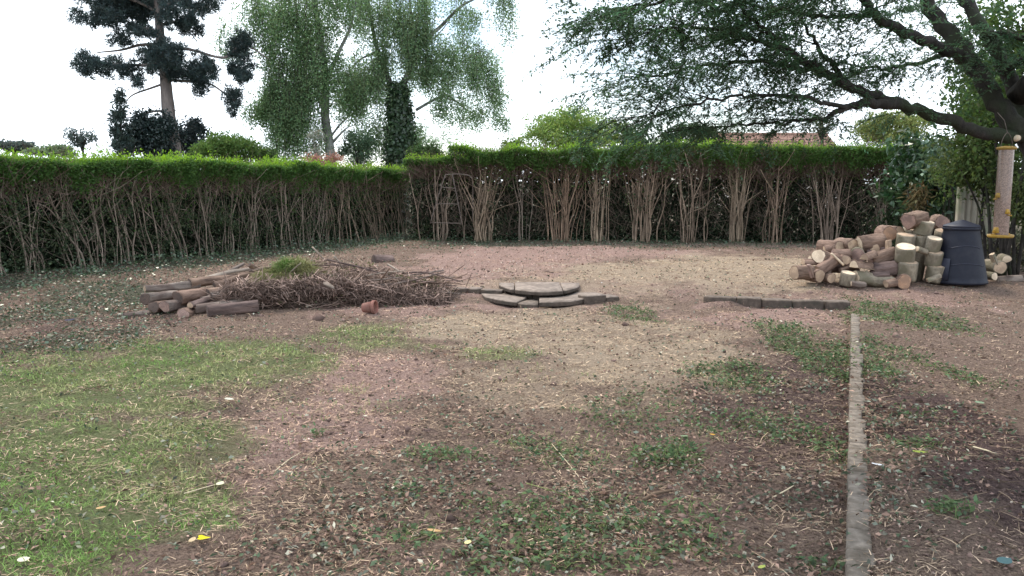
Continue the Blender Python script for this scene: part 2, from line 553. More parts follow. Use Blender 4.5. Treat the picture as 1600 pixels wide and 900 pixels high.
PINKU = [(790, 412, 150, 30, 1.2), (900, 393, 200, 14, 1), (700, 440, 90, 14, .9), (1000, 440, 160, 12, .5), (1330, 450, 180, 14, .6)]
IVY = [(110, 480, 240, 34, .8), (60, 540, 160, 30, .7)]


def zones(x, y):
    up = y > STEP_Y
    grass = union(x, y, GRASS)
    weed = union(x, y, WEED)
    pale = np.where(up, union(x, y, PALEU, .2), union(x, y, PALE))
    dark = union(x, y, DARK)
    pink = np.where(up, union(x, y, PINKU, .2), union(x, y, PINK))
    # ivy and dead leaves along the foot of both hedges
    dl = hedge_dist_left(x, y)
    db = BACK_Y - y
    ivy = np.maximum(1 - smooth(.2, 2.6, dl), (1 - smooth(0, 3.4, db)) * .85) * (0.35 + .9 * fbm2(x * 1.3, y * 1.3, 40, 3))
    ivy = np.maximum(ivy, union(x, y, IVY))
    return grass, weed, pale, dark, pink, np.clip(ivy, 0, 1)


HL0, HL1 = G(0, 437, .14), G(668, 368, .155)
HDIR = unit((HL1 - HL0)[:2]); HNOR = np.array([-HDIR[1], HDIR[0]])       # HNOR points away from the garden
BACK_Y = 20.9


def hedge_dist_left(x, y):
    return -((x - HL0[0]) * HNOR[0] + (y - HL0[1]) * HNOR[1])


def axis_lines(segs):
    out = []
    for a, b, n in segs:
        out += list(np.linspace(a, b, n, endpoint=False))
    return np.array(out + [segs[-1][1]])


gx = axis_lines([(-900, -60, 12), (-60, -16, 14), (-16, -7.5, 60), (-7.5, 7.5, 190), (7.5, 14, 45), (14, 60, 14), (60, 900, 12)])
gy = axis_lines([(-60, 1.2, 12), (1.2, 8, 115), (8, 12.5, 72), (12.5, 24, 80), (24, 60, 20), (60, 1500, 16)])
XX, YY = np.meshgrid(gx, gy)
ZZ = terrain(XX, YY)
nx, ny = len(gx), len(gy)
gi = np.arange(nx * ny).reshape(ny, nx)
GQ = np.stack([gi[:-1, :-1], gi[:-1, 1:], gi[1:, 1:], gi[1:, :-1]], -1).reshape(-1, 4)
zg, zw, zp, zd, zk, zi = zones(XX.ravel(), YY.ravel())
ZGRID = [q.reshape(YY.shape) for q in (zg, zw, zp, zd, zk, zi)]


def zones_at(x, y):
    fx, fy = np.interp(x, gx, np.arange(nx)), np.interp(y, gy, np.arange(ny))
    ix, iy = np.clip(fx.astype(int), 0, nx - 2), np.clip(fy.astype(int), 0, ny - 2)
    tx, ty = fx - ix, fy - iy
    return [(q[iy, ix] * (1 - tx) + q[iy, ix + 1] * tx) * (1 - ty) + (q[iy + 1, ix] * (1 - tx) + q[iy + 1, ix + 1] * tx) * ty for q in ZGRID]


zc = np.stack([np.clip(zg + zw * .25, 0, 1), zp, np.clip(zd, 0, 1)], 1)
ground = build('ground', np.stack([XX, YY, ZZ], -1).reshape(-1, 3), GQ, None, zc, None, None, True)
at = ground.data.color_attributes.new('Col2', 'FLOAT_COLOR', 'POINT')
c4 = np.ones((nx * ny, 4), np.float32); c4[:, 0] = zk; c4[:, 1] = zi
at.data.foreach_set('color', c4.ravel())
tag(ground, kind='structure')


def ground_mat():
    m, n, l, b = new_mat('garden_earth')
    tc = n.new('ShaderNodeTexCoord')

    def nz(scale, detail=6, rough=.6):
        t = n.new('ShaderNodeTexNoise'); t.inputs['Scale'].default_value = scale; t.inputs['Detail'].default_value = detail
        t.inputs['Roughness'].default_value = rough
        l.new(tc.outputs['Object'], t.inputs['Vector'])
        return t.outputs['Fac']

    def mix(f, a, bb, mode='MIX'):
        t = n.new('ShaderNodeMix'); t.data_type = 'RGBA'; t.blend_type = mode
        for sock, v in (('Factor', f), ('A', a), ('B', bb)):
            if isinstance(v, (tuple, float, int)): t.inputs[sock].default_value = v
            else: l.new(v, t.inputs[sock])
        return t.outputs['Result']

    def fac(attr, noise, lo, hi):                 # patch strength broken up by noise
        s = n.new('ShaderNodeMath'); s.operation = 'ADD'; l.new(attr, s.inputs[0]); l.new(noise, s.inputs[1])
        r = n.new('ShaderNodeMapRange'); r.inputs['From Min'].default_value = lo; r.inputs['From Max'].default_value = hi
        l.new(s.outputs[0], r.inputs['Value'])
        return r.outputs['Result']

    def at(name):
        a = n.new('ShaderNodeAttribute'); a.attribute_name = name
        s = n.new('ShaderNodeSeparateColor'); l.new(a.outputs['Color'], s.inputs['Color'])
        return s.outputs
    A, B2 = at('Col'), at('Col2')
    nf, nm, nc, ns = nz(55, 9, .8), nz(4.5, 12, .78), nz(2.2, 4), nz(180, 4, .7)
    sp = n.new('ShaderNodeMapRange'); sp.inputs['From Min'].default_value = .36; sp.inputs['From Max'].default_value = .64
    l.new(nf, sp.inputs['Value']); nf2 = sp.outputs['Result']
    c = mix(nf2, (.075, .051, .042, 1), (.47, .338, .262, 1))
    c = mix(fac(B2['Red'], nm, .75, 1.2), c, mix(nf2, (.175, .112, .096, 1), (.66, .455, .38, 1)))
    c = mix(fac(A['Green'], nm, .75, 1.2), c, mix(nf2, (.25, .185, .13, 1), (.70, .55, .41, 1)))
    c = mix(fac(A['Blue'], nm, .8, 1.3), c, mix(nf2, (.036, .025, .024, 1), (.26, .176, .158, 1)))
    c = mix(fac(A['Red'], nm, .8, 1.25), c, mix(nf2, (.095, .11, .045, 1), (.29, .31, .16, 1)))
    c = mix(fac(B2['Green'], nm, .85, 1.3), c, mix(nf2, (.055, .060, .042, 1), (.20, .195, .14, 1)))
    l.new(c, b.inputs['Base Color'])
    b.inputs['Roughness'].default_value = .95
    b.inputs['Specular IOR Level'].default_value = .04
    ad = n.new('ShaderNodeMath'); ad.operation = 'ADD'; l.new(nf, ad.inputs[0]); l.new(ns, ad.inputs[1])
    bp = n.new('ShaderNodeBump'); bp.inputs['Strength'].default_value = 1.0; bp.inputs['Distance'].default_value = .035
    l.new(ad.outputs[0], bp.inputs['Height']); l.new(bp.outputs['Normal'], b.inputs['Normal'])
    return m


ground.data.materials.append(ground_mat())


# ------------------------------------------------------------------ hedges
def hedge_twigs(g, c0, u, v, w, z0, z1, n, col):
    a = c0 + u * rng.uniform(-w / 2, w / 2, (n, 1)) + v * rng.uniform(.0, .9, (n, 1))
    a[:, 2] = rng.uniform(z0, z1, n)
    d = unit(np.stack([rng.normal(size=n) * .6, rng.normal(size=n) * .5, rng.uniform(.1, 1.2, n)], 1))
    L = rng.uniform(.15, .55, n)[:, None]
    b = a + d * L
    slivers(g, a, b, rng.uniform(.0025, .006, n), np.asarray(col) * rng.uniform(.6, 1.35, (n, 1)), .4)


def leaf_cols(n, base, var=.3, hue=.12):
    c = np.asarray(base) * rng.uniform(1 - var, 1 + var, (n, 1))
    c[:, 0] *= rng.uniform(1 - hue, 1 + hue * 1.6, n)
    c[:, 2] *= rng.uniform(1 - hue, 1 + hue, n)
    return np.clip(c, 0, 1)


def hedge_shrub(label, base, u, v, w, zt, zc, stems, group, depth=1.25, dens=1.0, stemcol=(1, 1, 1), twn=160, green=(.05, .105, .036), low=0.0, fan=.4, lean=0.0, foot=.10, rr=(.012, .028), crag=.95, twcol=(1, 1, 1)):
    """bare-legged hedge plant: u along the hedge, v away from the garden, zt top, zc lower limit of the leafy top"""
    u3, v3 = np.array([*u, 0.0]), np.array([*v, 0.0])
    base = np.array([base[0], base[1], 0.0])
    gz = float(terrain(base[0], base[1]))
    t = thing('hedge_shrub', label, 'hedge shrub', (base[0], base[1], gz), group)
    org = np.array([base[0], base[1], gz])
    for i in range(stems):
        g = Geo()
        b0 = base + u3 * (rng.normal() * .10 if foot <= .1 else (rng.uniform(-foot, foot) if rng.uniform() < .9 else rng.uniform(-w / 2, w / 2))) + v3 * (.08 + abs(rng.normal()) * .14)
        b0[2] = gz - .05
        f = rng.uniform(-fan, fan) + lean
        top = b0 + u3 * f + v3 * rng.uniform(-.2, .45)
        top[2] = zt - rng.uniform(.15, .5)
        mid = b0 * .55 + top * .45 + u3 * (f * rng.uniform(-.30, .05)) + v3 * rng.normal() * .05
        q = b0 * .8 + top * .2 + u3 * (-f * .12 + rng.normal() * .03)
        q2 = b0 * .25 + top * .75 + u3 * rng.normal() * .05
        r0 = rng.uniform(*rr) * (.75 if rng.uniform() < .6 else 1.1)
        colr = np.asarray(stemcol) * rng.uniform(.75, 1.3)
        pts = spline([b0, q, mid, q2, top], 3)
        tube(g, pts, [r0, r0 * .8, r0 * .65, r0 * .35], 6, colr)
        for k in range(rng.integers(1, 4)):
            j = rng.integers(int(len(pts) * .4), len(pts) - 1)
            e = pts[j] + u3 * rng.normal() * .3 + v3 * rng.normal() * .2 + np.array([0, 0, rng.uniform(.25, .7)])
            e[2] = min(e[2], zt - .08)
            tube(g, spline([pts[j], (pts[j] + e) / 2 + rng.normal(size=3) * .04, e], 3), [r0 * .5, r0 * .22], 5, colr)
        g.out('stem', M_STEM, t, True, org)
    # leafy top
    g = Geo()
    n = int(7600 * dens * w)
    s = rng.uniform(-w / 2 - .08, w / 2 + .08, n)
    kind = rng.uniform(0, 1, n)
    dv = np.where(kind < .42, rng.uniform(-.03, depth, n), np.where(kind < .78, rng.normal(0, .06, n) + .05, rng.uniform(0, depth, n)))
    along_ = s + base[0] * u[0] + base[1] * u[1]
    und = (fbm2(along_ * 1.3 + 50, along_ * 0, 61, 3) - .5) * .26
    dv = dv + (fbm2(along_ * 2.1, along_ * 0 + 9, 63, 3) - .5) * .45 * (dv < .3)
    zz = np.where(kind < .42, zt + und - np.abs(rng.normal(0, .055, n)), 0)
    zlow = zc + (fbm2(s * 2.9 + base[0] * 2.9, base[1] * 2.9 + s * .1, 77, 3) - .5) * crag
    zz = np.where(kind >= .42, zlow + (zt + und - zlow) * rng.uniform(0, 1, n) ** .8, zz)
    zz = np.where((kind >= .42) & (rng.uniform(0, 1, n) < .12), zz - rng.exponential(.2, n), zz)
    top = kind < .42
    # new shoots that stick out of the clipped top
    sh = top & (rng.uniform(0, 1, n) < .25)
    zz = np.where(sh, zz + rng.uniform(0, .17, n) * noise2(along_ * 9, dv * 9, 65) * 1.5, zz)
    p = base + u3 * s[:, None] + v3 * dv[:, None]
    p[:, 2] = zz
    d = unit(rng.normal(size=(n, 3)) + np.where(top, 1.0, .1)[:, None] * np.array([0, 0, 1.0]) - v3 * np.where(top, 0, .6)[:, None])
    c = leaf_cols(n, green, .35)
    new = np.where(top, np.clip(.5 + .6 * (zz - zt + .05) / .12, 0, 1), .12)[:, None] * rng.uniform(.4, 1, (n, 1))
    c = c * (1 - new) + np.array([.27, .43, .06]) * new
    leaves(g, p, d, rand_dir(n), rng.uniform(.035, .065, n), rng.uniform(.02, .034, n), c, .06)
    # a few sprigs on the bare legs
    n = int(low * 420 * w)
    if n:
        k = max(3, n // 26)
        cs = rng.uniform(-w / 2, w / 2, k); cz = gz + rng.uniform(.1, .95, k) ** 1.0 * (zc - gz)
        ci = rng.integers(0, k, n)
        p = base + u3 * (cs[ci] + rng.normal(0, .08, n))[:, None] + v3 * (rng.uniform(0, .3, n))[:, None]
        p[:, 2] = cz[ci] + rng.normal(0, .07, n)
        leaves(g, p, rand_dir(n), rand_dir(n), rng.uniform(.03, .06, n), rng.uniform(.02, .035, n), leaf_cols(n, np.array([.075, .10, .055]), .4), .05)
    g.out('crown', M_LEAF, t, False, org)
    # inner leaves on the far side, ground to top, near-black to paint in hedge shade
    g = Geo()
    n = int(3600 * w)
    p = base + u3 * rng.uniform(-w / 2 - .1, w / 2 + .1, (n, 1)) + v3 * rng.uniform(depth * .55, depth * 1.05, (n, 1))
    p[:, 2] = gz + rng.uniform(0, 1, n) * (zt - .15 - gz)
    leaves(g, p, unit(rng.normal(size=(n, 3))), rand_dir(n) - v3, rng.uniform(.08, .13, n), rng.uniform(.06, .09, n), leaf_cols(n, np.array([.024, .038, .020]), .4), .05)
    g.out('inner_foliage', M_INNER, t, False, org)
    g = Geo()
    hedge_twigs(g, base, u3, v3, w, zc - .35, zt - .12, int(twn * w), np.array([.145, .10, .078]) * twcol)
    hedge_twigs(g, base, u3, v3, w, gz + .05, zc, int(twn * w * .45), np.array([.15, .115, .09]) * twcol)
    tag(g.out('twigs', M_TWIG, t, False, org), kind='stuff')
    return t


LEFT_NAMES = [
    'hedge shrub with pale crossing stems at the left edge of the photo',
    'bare-stemmed hedge shrub just right of the left photo edge, ivy at its foot',
    'hedge shrub with tall forked stems, third along the left hedge from the photo edge',
    'hedge shrub with stems leaning left, fourth along the left hedge from the photo edge',
    'hedge shrub with thin upright stems under the pine, fifth along the left hedge',
    'hedge shrub with a leafy sprig at its foot, sixth along the left hedge',
    'hedge shrub behind the left end of the log heap, seventh along the left hedge',
    'hedge shrub with close dark stems behind the log heap, eighth along the left hedge',
    'hedge shrub behind the grass clump on the brush heap, ninth along the left hedge',
    'hedge shrub with stems leaning right, behind the brush heap, tenth along the left hedge',
    'hedge shrub with sparse pale stems, second of the left hedge from the corner',
    'hedge shrub ending the low left hedge at the corner, fan of reddish stems']
hlen = float(np.linalg.norm((HL1 - HL0)[:2]))
NL = len(LEFT_NAMES)
wl_ = hlen / (NL - .5)
for i, lab in enumerate(LEFT_NAMES):
    b = HL0[:2] + HDIR * (wl_ * (i + .1))
    f = i / (NL - 1)
    hedge_shrub(lab, b, HDIR, HNOR, wl_ * 1.04, 1.98 - .05 * f, 1.60 + .10 * f, int(rng.integers(14, 20)), 'shrubs of the low left hedge',
                stemcol=(.95, .94, .92) if i < 8 else (1.0, .93, .86), low=2.4 if i < 8 else 1.4, fan=.34, foot=.5, twcol=(1.45, 1.5, 1.55), rr=(.006, .019), lean=[.1, -.25, -.1, -.3, 0, .1, -.1, 0, .1, -.35, -.3, 0][i], twn=230, dens=1.0)
# one more plant outside the frame on the left keeps the hedge going
hedge_shrub('hedge shrub reaching in at the left photo edge, outermost of the left hedge', HL0[:2] - HDIR * wl_ * .95, HDIR, HNOR, wl_ * 1.1, 2.05, 1.55, 6, 'shrubs of the low left hedge', low=.5, fan=.5)

BACK = [  # px of the foot, stems, width px, label, fan, stem tint
    (683, 8, 84, 'back hedge shrub with thin stems behind the ladder frame', .25, (.9, .85, .8)),
    (752, 17, 84, 'back hedge shrub with a wide fan of pale stems right of the ladder frame', .55, (1.15, 1.08, .95)),
    (818, 4, 60, 'back hedge shrub with few stems before a dark leafy gap', .3, (.8, .8, .8)),
    (878, 20, 72, 'back hedge shrub with the densest bundle of reddish stems', .40, (1.2, 1.04, .9)),
    (938, 8, 52, 'back hedge shrub with one thick smooth stem cut low, right of the reddish bundle', .18, (1.15, 1.08, .95)),
    (1002, 17, 76, 'back hedge shrub with stems fanning left, above the pink chippings', .42, (1.12, 1.03, .92)),
    (1076, 11, 66, 'back hedge shrub with straight dark stems in the middle of the back hedge', .28, (.95, .88, .8)),
    (1152, 18, 78, 'back hedge shrub with a tight upright bundle of brown stems above the sawdust', .36, (1.05, 1.0, .88)),
    (1212, 9, 58, 'back hedge shrub with stems leaning right, left of the forked grey shrub', .3, (1, .9, .8)),
    (1300, 15, 92, 'back hedge shrub with forked grey stems behind the wood pile', .5, (1.1, 1.05, 1.0)),
    (1378, 7, 70, 'back hedge shrub mostly leafy, behind the top of the wood pile', .4, (.9, .9, .85)),
    (1440, 5, 60, 'last back hedge shrub, beside the glossy laurel', .3, (.8, .8, .75))]
for i, (px, ns, wpx, lab, fan, tint) in enumerate(BACK):
    ns = int(ns * 1.7)
    Y = BACK_Y - .9 * max(0, (px - 800) / 650.0)
    x = (px - 800) / F * Y * 1.003
    zt = P(px, 234 if px < 1000 else 228, Y)[2]
    if i == 0: zt -= .26
    zcr = P(px, 258, Y)[2]
    hedge_shrub(lab, (x, Y), (1, -.08), (.08, 1), wpx * Y / F * 1.08, zt, zcr, ns, 'shrubs of the back hedge',
                stemcol=tint, low=.5, fan=fan * 1.05, foot=.14 if ns < 12 else .19, rr=(.008, .022), crag=.6, twn=750, dens=1.05, green=(.052, .108, .034), depth=1.35)


# ------------------------------------------------------------------ trees and bushes beyond the hedges
def clump_leaves(g, c, rad, n, size, base, thresh=.42, nscale=1.0, var=.35, aspect=.55, shell=.45, flat=0.0, seed=0, hang=0.0):
    """leaves through an ellipsoid, thinned by 3-D noise so that the crown has clumps and holes"""
    d = rand_dir(int(n * 1.9))
    r = rng.uniform(0, 1, len(d)) ** (1 / (1 + 2 * shell + .3)) * np.where(rng.uniform(size=len(d)) < .08, rng.uniform(1, 1.3, len(d)), 1)
    p = np.asarray(c) + d * r[:, None] * np.asarray(rad) * (1 + (noise3(d * 1.0 + np.asarray(c) * .3, 2.2, 5 + seed) - .5)[:, None] * .9 + (noise3(d + np.asarray(c) * .7, 5.5, 15 + seed) - .5)[:, None] * .5)
    keep = noise3(p, nscale, 9 + seed) * .65 + noise3(p, nscale * 2.7, 31 + seed) * .35 > thresh
    p = p[keep][:n]
    k = len(p)
    if k == 0: return
    ax = unit(rng.normal(size=(k, 3)) + np.array([0, 0, -hang]))
    tone = .8 + .45 * noise3(p, nscale * 1.6, 71 + seed)
    leaves(g, p, ax, rand_dir(k) + np.array([0, 0, flat]), rng.uniform(.7, 1.3, k) * size, rng.uniform(.7, 1.3, k) * size * aspect, leaf_cols(k, base, var) * tone[:, None], .06)


def bush(name, label, cat, px, py, Y, rx, ry, n, size, base, thresh=.4, nscale=1.2, trunk=True, blobs=3, depth=None, group=None, mat=None, stemr=.05, aspect=.55, zbase=.2):
    """bush or small tree standing beyond the hedge: trunk to the ground and a crown of leaves"""
    c = P(px, py, Y)
    s = Y / F
    t = thing(name, label, cat, (c[0], Y, zbase), group)
    org = np.array([c[0], Y, zbase])
    RX, RZ = rx * s, ry * s
    D = depth or min(RX, 1.6)
    g = Geo()
    rs = random.Random(px * 7 + py)
    per = n // (blobs + 1)
    clump_leaves(g, c, (RX * .8, D, RZ * .9), per, size, base, thresh, nscale, seed=px, aspect=aspect)
    lim = []
    for i in range(blobs):
        a = 2 * math.pi * (i + rs.random() * .6) / blobs
        cc = c + np.array([math.cos(a) * RX * .55, rs.uniform(-.5, .5) * D, math.sin(a) * RZ * .5])
        lim.append(cc)
        clump_leaves(g, cc, (RX * .5, D * .7, RZ * .5), per, size, base, thresh, nscale, seed=px + i, aspect=aspect)
    # skirt of leaves down to the ground so that the bush is whole behind the hedge
    low = c[2] - RZ
    if low > zbase + .3:
        mid = np.array([c[0], Y, (low + zbase) / 2])
        clump_leaves(g, mid, (RX * .55, D * .7, (low - zbase) * .6), per // 2, size * 1.2, base, thresh, nscale, seed=px + 9, aspect=aspect)
    g.out('crown', mat or M_LEAF, t, False, org)
    g = Geo()
    tube(g, spline([[c[0], Y, zbase - .1], [c[0] + .05 * RX, Y, (zbase + c[2]) / 2], c + np.array([0, 0, RZ * .3])], 4), [stemr, stemr * .7, stemr * .3], 7)
    for cc in lim:
        tube(g, spline([[c[0], Y, max(zbase, c[2] - RZ * .8)], (c + cc) / 2 + np.array([0, 0, -.1 * RZ]), cc], 4), [stemr * .5, stemr * .2], 5)
    g.out('trunk', M_DARKBARK, t, True, org)
    return t


# Scots pine
YP = 32.0
t = thing('pine_tree', 'tall pine with bare pinkish trunk and flat dark needle clumps behind the left hedge', 'tree', (P(272, 250, YP)[0], YP, .2))
org = np.array(t.location)
g = Geo()
foot = np.array([P(278, 250, YP)[0], YP, 0.1])
trunk = spline([foot, P(272, 240, YP), P(264, 180, YP), P(258, 120, YP), P(252, 70, YP), P(247, 20, YP), P(244, -40, YP), P(246, -110, YP)], 4)
tube(g, trunk, [.34, .27, .24, .19, .17, .13, .09, .04], 10, rough=.05)
g.out('trunk', M_PINE, t, True, org)
g = Geo()
for pl, r in [([(252, 70), (220, 70), (190, 78), (152, 82)], .07), ([(258, 100), (220, 102), (180, 100), (130, 96)], .07),
              ([(254, 72), (300, 78), (350, 90), (380, 70), (420, 92)], .07), ([(258, 125), (290, 127), (325, 130), (350, 145), (372, 160)], .06),
              ([(258, 130), (235, 138), (208, 148), (196, 160)], .05), ([(262, 174), (240, 174), (215, 182), (198, 184)], .055),
              ([(266, 165), (276, 175), (281, 188)], .02), ([(250, 52), (235, 46), (215, 40), (180, 25)], .07), ([(248, 40), (285, 30), (310, 15)], .07),
              ([(247, 20), (220, 5), (170, -10), (130, -5)], .07), ([(247, 15), (280, 0), (330, -12)], .07), ([(245, -30), (210, -50), (170, -60)], .06), ([(245, -30), (290, -55), (320, -50)], .06)]:
    dy = rng.uniform(-1.0, 1.0)
    pts = [P(x, y, YP + dy * i / len(pl)) for i, (x, y) in enumerate(pl)]
    tube(g, spline(pts, 5), [r, r * .7, r * .35], 6)
g.out('limb', M_PINE, t, True, org)
g = Geo()


def needle_clump(g, c, rad, n, base):
    """tufts: short shoots, each with a spray of needles"""
    k = max(6, n // 15)
    d = rand_dir(k)
    q = np.asarray(c) + d * rng.uniform(.2, 1, (k, 1)) ** .6 * np.asarray(rad)
    q = q[noise3(q, 2.3, 3) * .6 + noise3(q, 5.0, 8) * .4 > .42]
    if len(q) == 0: return
    i = rng.integers(0, len(q), n)
    ax = unit(rng.normal(size=(n, 3)) + np.array([0, 0, .55]))
    tone = rng.uniform(.65, 1.3, len(q))[i]
    leaves(g, q[i] + rng.normal(size=(n, 3)) * .04, ax, rand_dir(n), rng.uniform(.12, .24, n), rng.uniform(.022, .04, n), leaf_cols(n, base, .25) * tone[:, None], .02)


PC = [(150, 25, 34, 14), (195, 12, 42, 24), (235, 5, 40, 26), (280, 22, 34, 22), (205, 38, 30, 14), (170, 5, 40, 16), (300, 45, 16, 12), (315, 5, 30, 14), (190, 64, 18, 9), (225, 52, 22, 8),
      (130, 98, 18, 16), (152, 108, 22, 14), (180, 100, 16, 10), (205, 112, 18, 14), (216, 132, 8, 10), (240, 92, 24, 18), (262, 88, 30, 22), (295, 105, 34, 20), (318, 118, 22, 16), (312, 142, 12, 9), (260, 112, 22, 10),
      (325, 108, 16, 12), (372, 82, 18, 28), (378, 105, 18, 20), (362, 150, 13, 18), (366, 172, 9, 9), (382, 122, 12, 10), (385, 62, 12, 10),
      (140, -20, 40, 18), (200, -35, 50, 26), (270, -30, 50, 30), (330, -20, 40, 18), (230, -75, 60, 28), (285, -85, 44, 24), (180, -90, 40, 20), (245, -125, 46, 26)]
for (x, y, rx, ry) in PC:
    s = YP / F
    c = P(x, y, YP + rng.uniform(-.9, .9))
    needle_clump(g, c, (rx * s * 1.15, min(rx * s, .9), ry * s * 1.2), int(rx * ry * 5.0 * (1 if y > -15 else .5)), (.066, .092, .088))
g.out('crown', M_LEAF, t, False, org)


# birches
def birch(label, foot, trunk_px, limbs, columns, Y, leafcol, r0, extra=None, yspread=1.7):
    b = P(foot[0], foot[1], Y)
    t = thing('birch_tree', label, 'tree', (b[0], Y, .2))
    org = np.array([b[0], Y, .2])
    g = Geo()
    pts = [np.array([b[0], Y, .05])] + [P(x, y, Y) for x, y in trunk_px]
    tube(g, spline(pts, 4), [r0, r0 * .85, r0 * .7, r0 * .5, r0 * .25], 9, rough=.04)
    g.out('trunk', M_BIRCH, t, True, org)
    g = Geo()
    for pl, r in limbs:
        dy = rng.uniform(-1.2, 1.2)
        tube(g, spline([P(x, y, Y + dy * i / len(pl)) for i, (x, y) in enumerate(pl)], 5), [r, r * .6, r * .2], 6)
    g.out('limb', M_BIRCH, t, True, org)
    g = Geo(); h = Geo()
    s = Y / F
    for (cx, y0, y1, hw, n) in columns:
        k = max(2, n // 60)
        x0 = cx + rng.normal(0, .55, k) * hw
        ya = y0 + rng.uniform(-.12, .35, k) * (y1 - y0)
        Ys = Y + rng.normal(0, .6, k) * min(yspread, hw * s * 1.6)
        Ln = (y1 - ya) * rng.uniform(.45, 1.05, k)
        dx = rng.normal(0, .06, k) * np.abs(Ln)
        for j in range(k):
            A = P(x0[j], ya[j], Ys[j]); B = P(x0[j] + dx[j], ya[j] + Ln[j], Ys[j])
            m = max(4, int(n / k * rng.uniform(.9, 2.8)))
            f = rng.uniform(0, 1, m)
            sway = np.array([math.sin(j * 1.7), math.cos(j * 2.3), 0]) * .12
            p = A + (B - A) * f[:, None] + sway * np.sin(f * 3.0)[:, None] + rng.normal(size=(m, 3)) * np.array([.15, .15, .08])
            ax = unit(rng.normal(size=(m, 3)) * .8 + np.array([0, 0, -.8]))
            tone = rng.uniform(.7, 1.35)
            leaves(g, p, ax, rand_dir(m), rng.uniform(.05, .095, m), rng.uniform(.038, .065, m), leaf_cols(m, leafcol, .3) * tone, .05)
            sticks(h, A[None], ((A + B) / 2 + sway)[None], B[None], .007, np.array([[.07, .055, .05]]), .4)
    g.out('crown', M_BIRCHLEAF, t, False, org)
    tag(h.out('twigs', M_TWIG, t, False, org), kind='stuff')
    return t, org


LB = [(395, -30, 70, 20, 1500), (412, 10, 110, 16, 1300), (430, -20, 95, 28, 2600), (455, -40, 120, 26, 2600), (480, -20, 90, 24, 2200), (510, -40, 70, 28, 2000), (540, -30, 60, 26, 1700),
      (440, 90, 262, 20, 5200), (470, 80, 262, 24, 6500), (448, 130, 262, 26, 4200), (425, 110, 190, 16, 1500), (410, 140, 200, 14, 1300), (395, 165, 202, 10, 420), (490, 90, 190, 20, 2200), (500, 40, 150, 24, 1900), (530, 80, 170, 20, 1300), (470, 30, 120, 30, 2400),
      (545, 110, 200, 22, 1700), (420, 60, 130, 14, 800), (372, 40, 100, 8, 260), (347, 30, 95, 10, 300), (360, 70, 110, 10, 300), (500, 180, 262, 18, 900), (440, -120, -20, 60, 1400), (500, -130, -20, 60, 1400), (550, -90, 10, 40, 1000)]
birch('weeping birch with pale slim trunk and trailing leaves, left of the ivy-clad birch', (519, 262),
      [(516, 240), (508, 180), (508, 120), (500, 60), (492, 0), (490, -70), (488, -140)],
      [([(508, 150), (485, 85), (468, 40), (458, -10)], .12), ([(508, 130), (530, 80), (548, 40), (560, -20)], .11), ([(507, 175), (490, 145), (478, 138)], .06),
       ([(510, 128), (545, 128), (560, 118)], .05), ([(516, 215), (530, 196), (545, 180), (530, 170)], .05), ([(520, 222), (536, 205), (545, 198)], .06), ([(492, 0), (450, -20), (410, -25)], .07), ([(468, 40), (430, 10), (400, -5)], .05), ([(485, 85), (455, 80), (425, 100)], .05), ([(508, 120), (470, 100), (445, 115)], .05)],
      LB, 33.5, (.175, .265, .135), .20)
RB = [(570, -30, 80, 26, 2000), (600, -20, 90, 24, 2600), (560, 90, 195, 22, 3000), (585, 100, 190, 22, 3000), (545, 120, 200, 14, 1100), (600, 60, 140, 18, 1800), (630, -20, 110, 24, 2400), (655, 20, 130, 22, 3200), (640, 30, 150, 20, 2200), (668, -30, 60, 20, 1500),
      (665, 90, 150, 18, 1700), (690, 60, 140, 22, 1900), (720, 50, 150, 20, 1700), (745, 70, 160, 18, 1700), (765, 80, 165, 16, 1400), (775, 120, 185, 14, 900), (785, -40, 60, 14, 900), (798, -30, 80, 9, 700), (715, -30, 60, 20, 1000), (740, 5, 60, 14, 600),
      (690, 140, 200, 18, 900), (720, 150, 212, 16, 900), (745, 165, 210, 14, 700), (780, 170, 215, 14, 500), (700, 110, 160, 22, 1000), (565, 200, 262, 26, 1500), (590, 180, 258, 20, 1500), (650, 190, 255, 20, 1100), (690, 205, 250, 22, 500),
      (620, -130, -20, 70, 1500), (690, -120, -20, 60, 1200), (760, -100, -20, 40, 900)]
rbt, rorg = birch('weeping birch forking above an ivy-clad trunk, right of the slim-trunked birch', (626, 262),
      [(626, 240), (622, 190), (618, 148)],
      [([(618, 150), (605, 120), (590, 80), (578, 20), (570, -40)], .16), ([(622, 150), (640, 110), (658, 70), (690, 40), (720, 10), (750, -5)], .15), ([(640, 110), (648, 60), (640, 0), (640, -70)], .10),
       ([(650, 172), (680, 155), (700, 150), (730, 172), (755, 185)], .07), ([(690, 150), (715, 160), (735, 168)], .04), ([(670, 98), (700, 96), (730, 98)], .05), ([(658, 72), (680, 58), (705, 30)], .05), ([(590, 80), (560, 95), (545, 118)], .05), ([(605, 125), (580, 110), (560, 100)], .05), ([(750, -5), (775, -20), (795, -25)], .04), ([(720, 98), (750, 80), (768, 85)], .03)],
      RB, 34.5, (.19, .275, .15), .34)
g = Geo()
for y in range(140, 275, 9):
    c = P(625 + (y - 200) * .05, y, 34.5)
    w_ = (.40 + (y - 140) / 135 * .35)
    n = 620
    d = rand_dir(n)
    p = c + d * np.array([w_, w_, .35]) * rng.uniform(.75, 1.1, (n, 1)) * (1 + .5 * (noise3(d + y * .1, 2, 4)[:, None] - .5))
    leaves(g, p, unit(rng.normal(size=(n, 3)) + np.array([0, 0, -.6])), d, rng.uniform(.10, .17, n), rng.uniform(.09, .14, n), leaf_cols(n, (.04, .072, .034), .4), .04)
g.out('ivy', M_GLOSS, rbt, False, rorg)

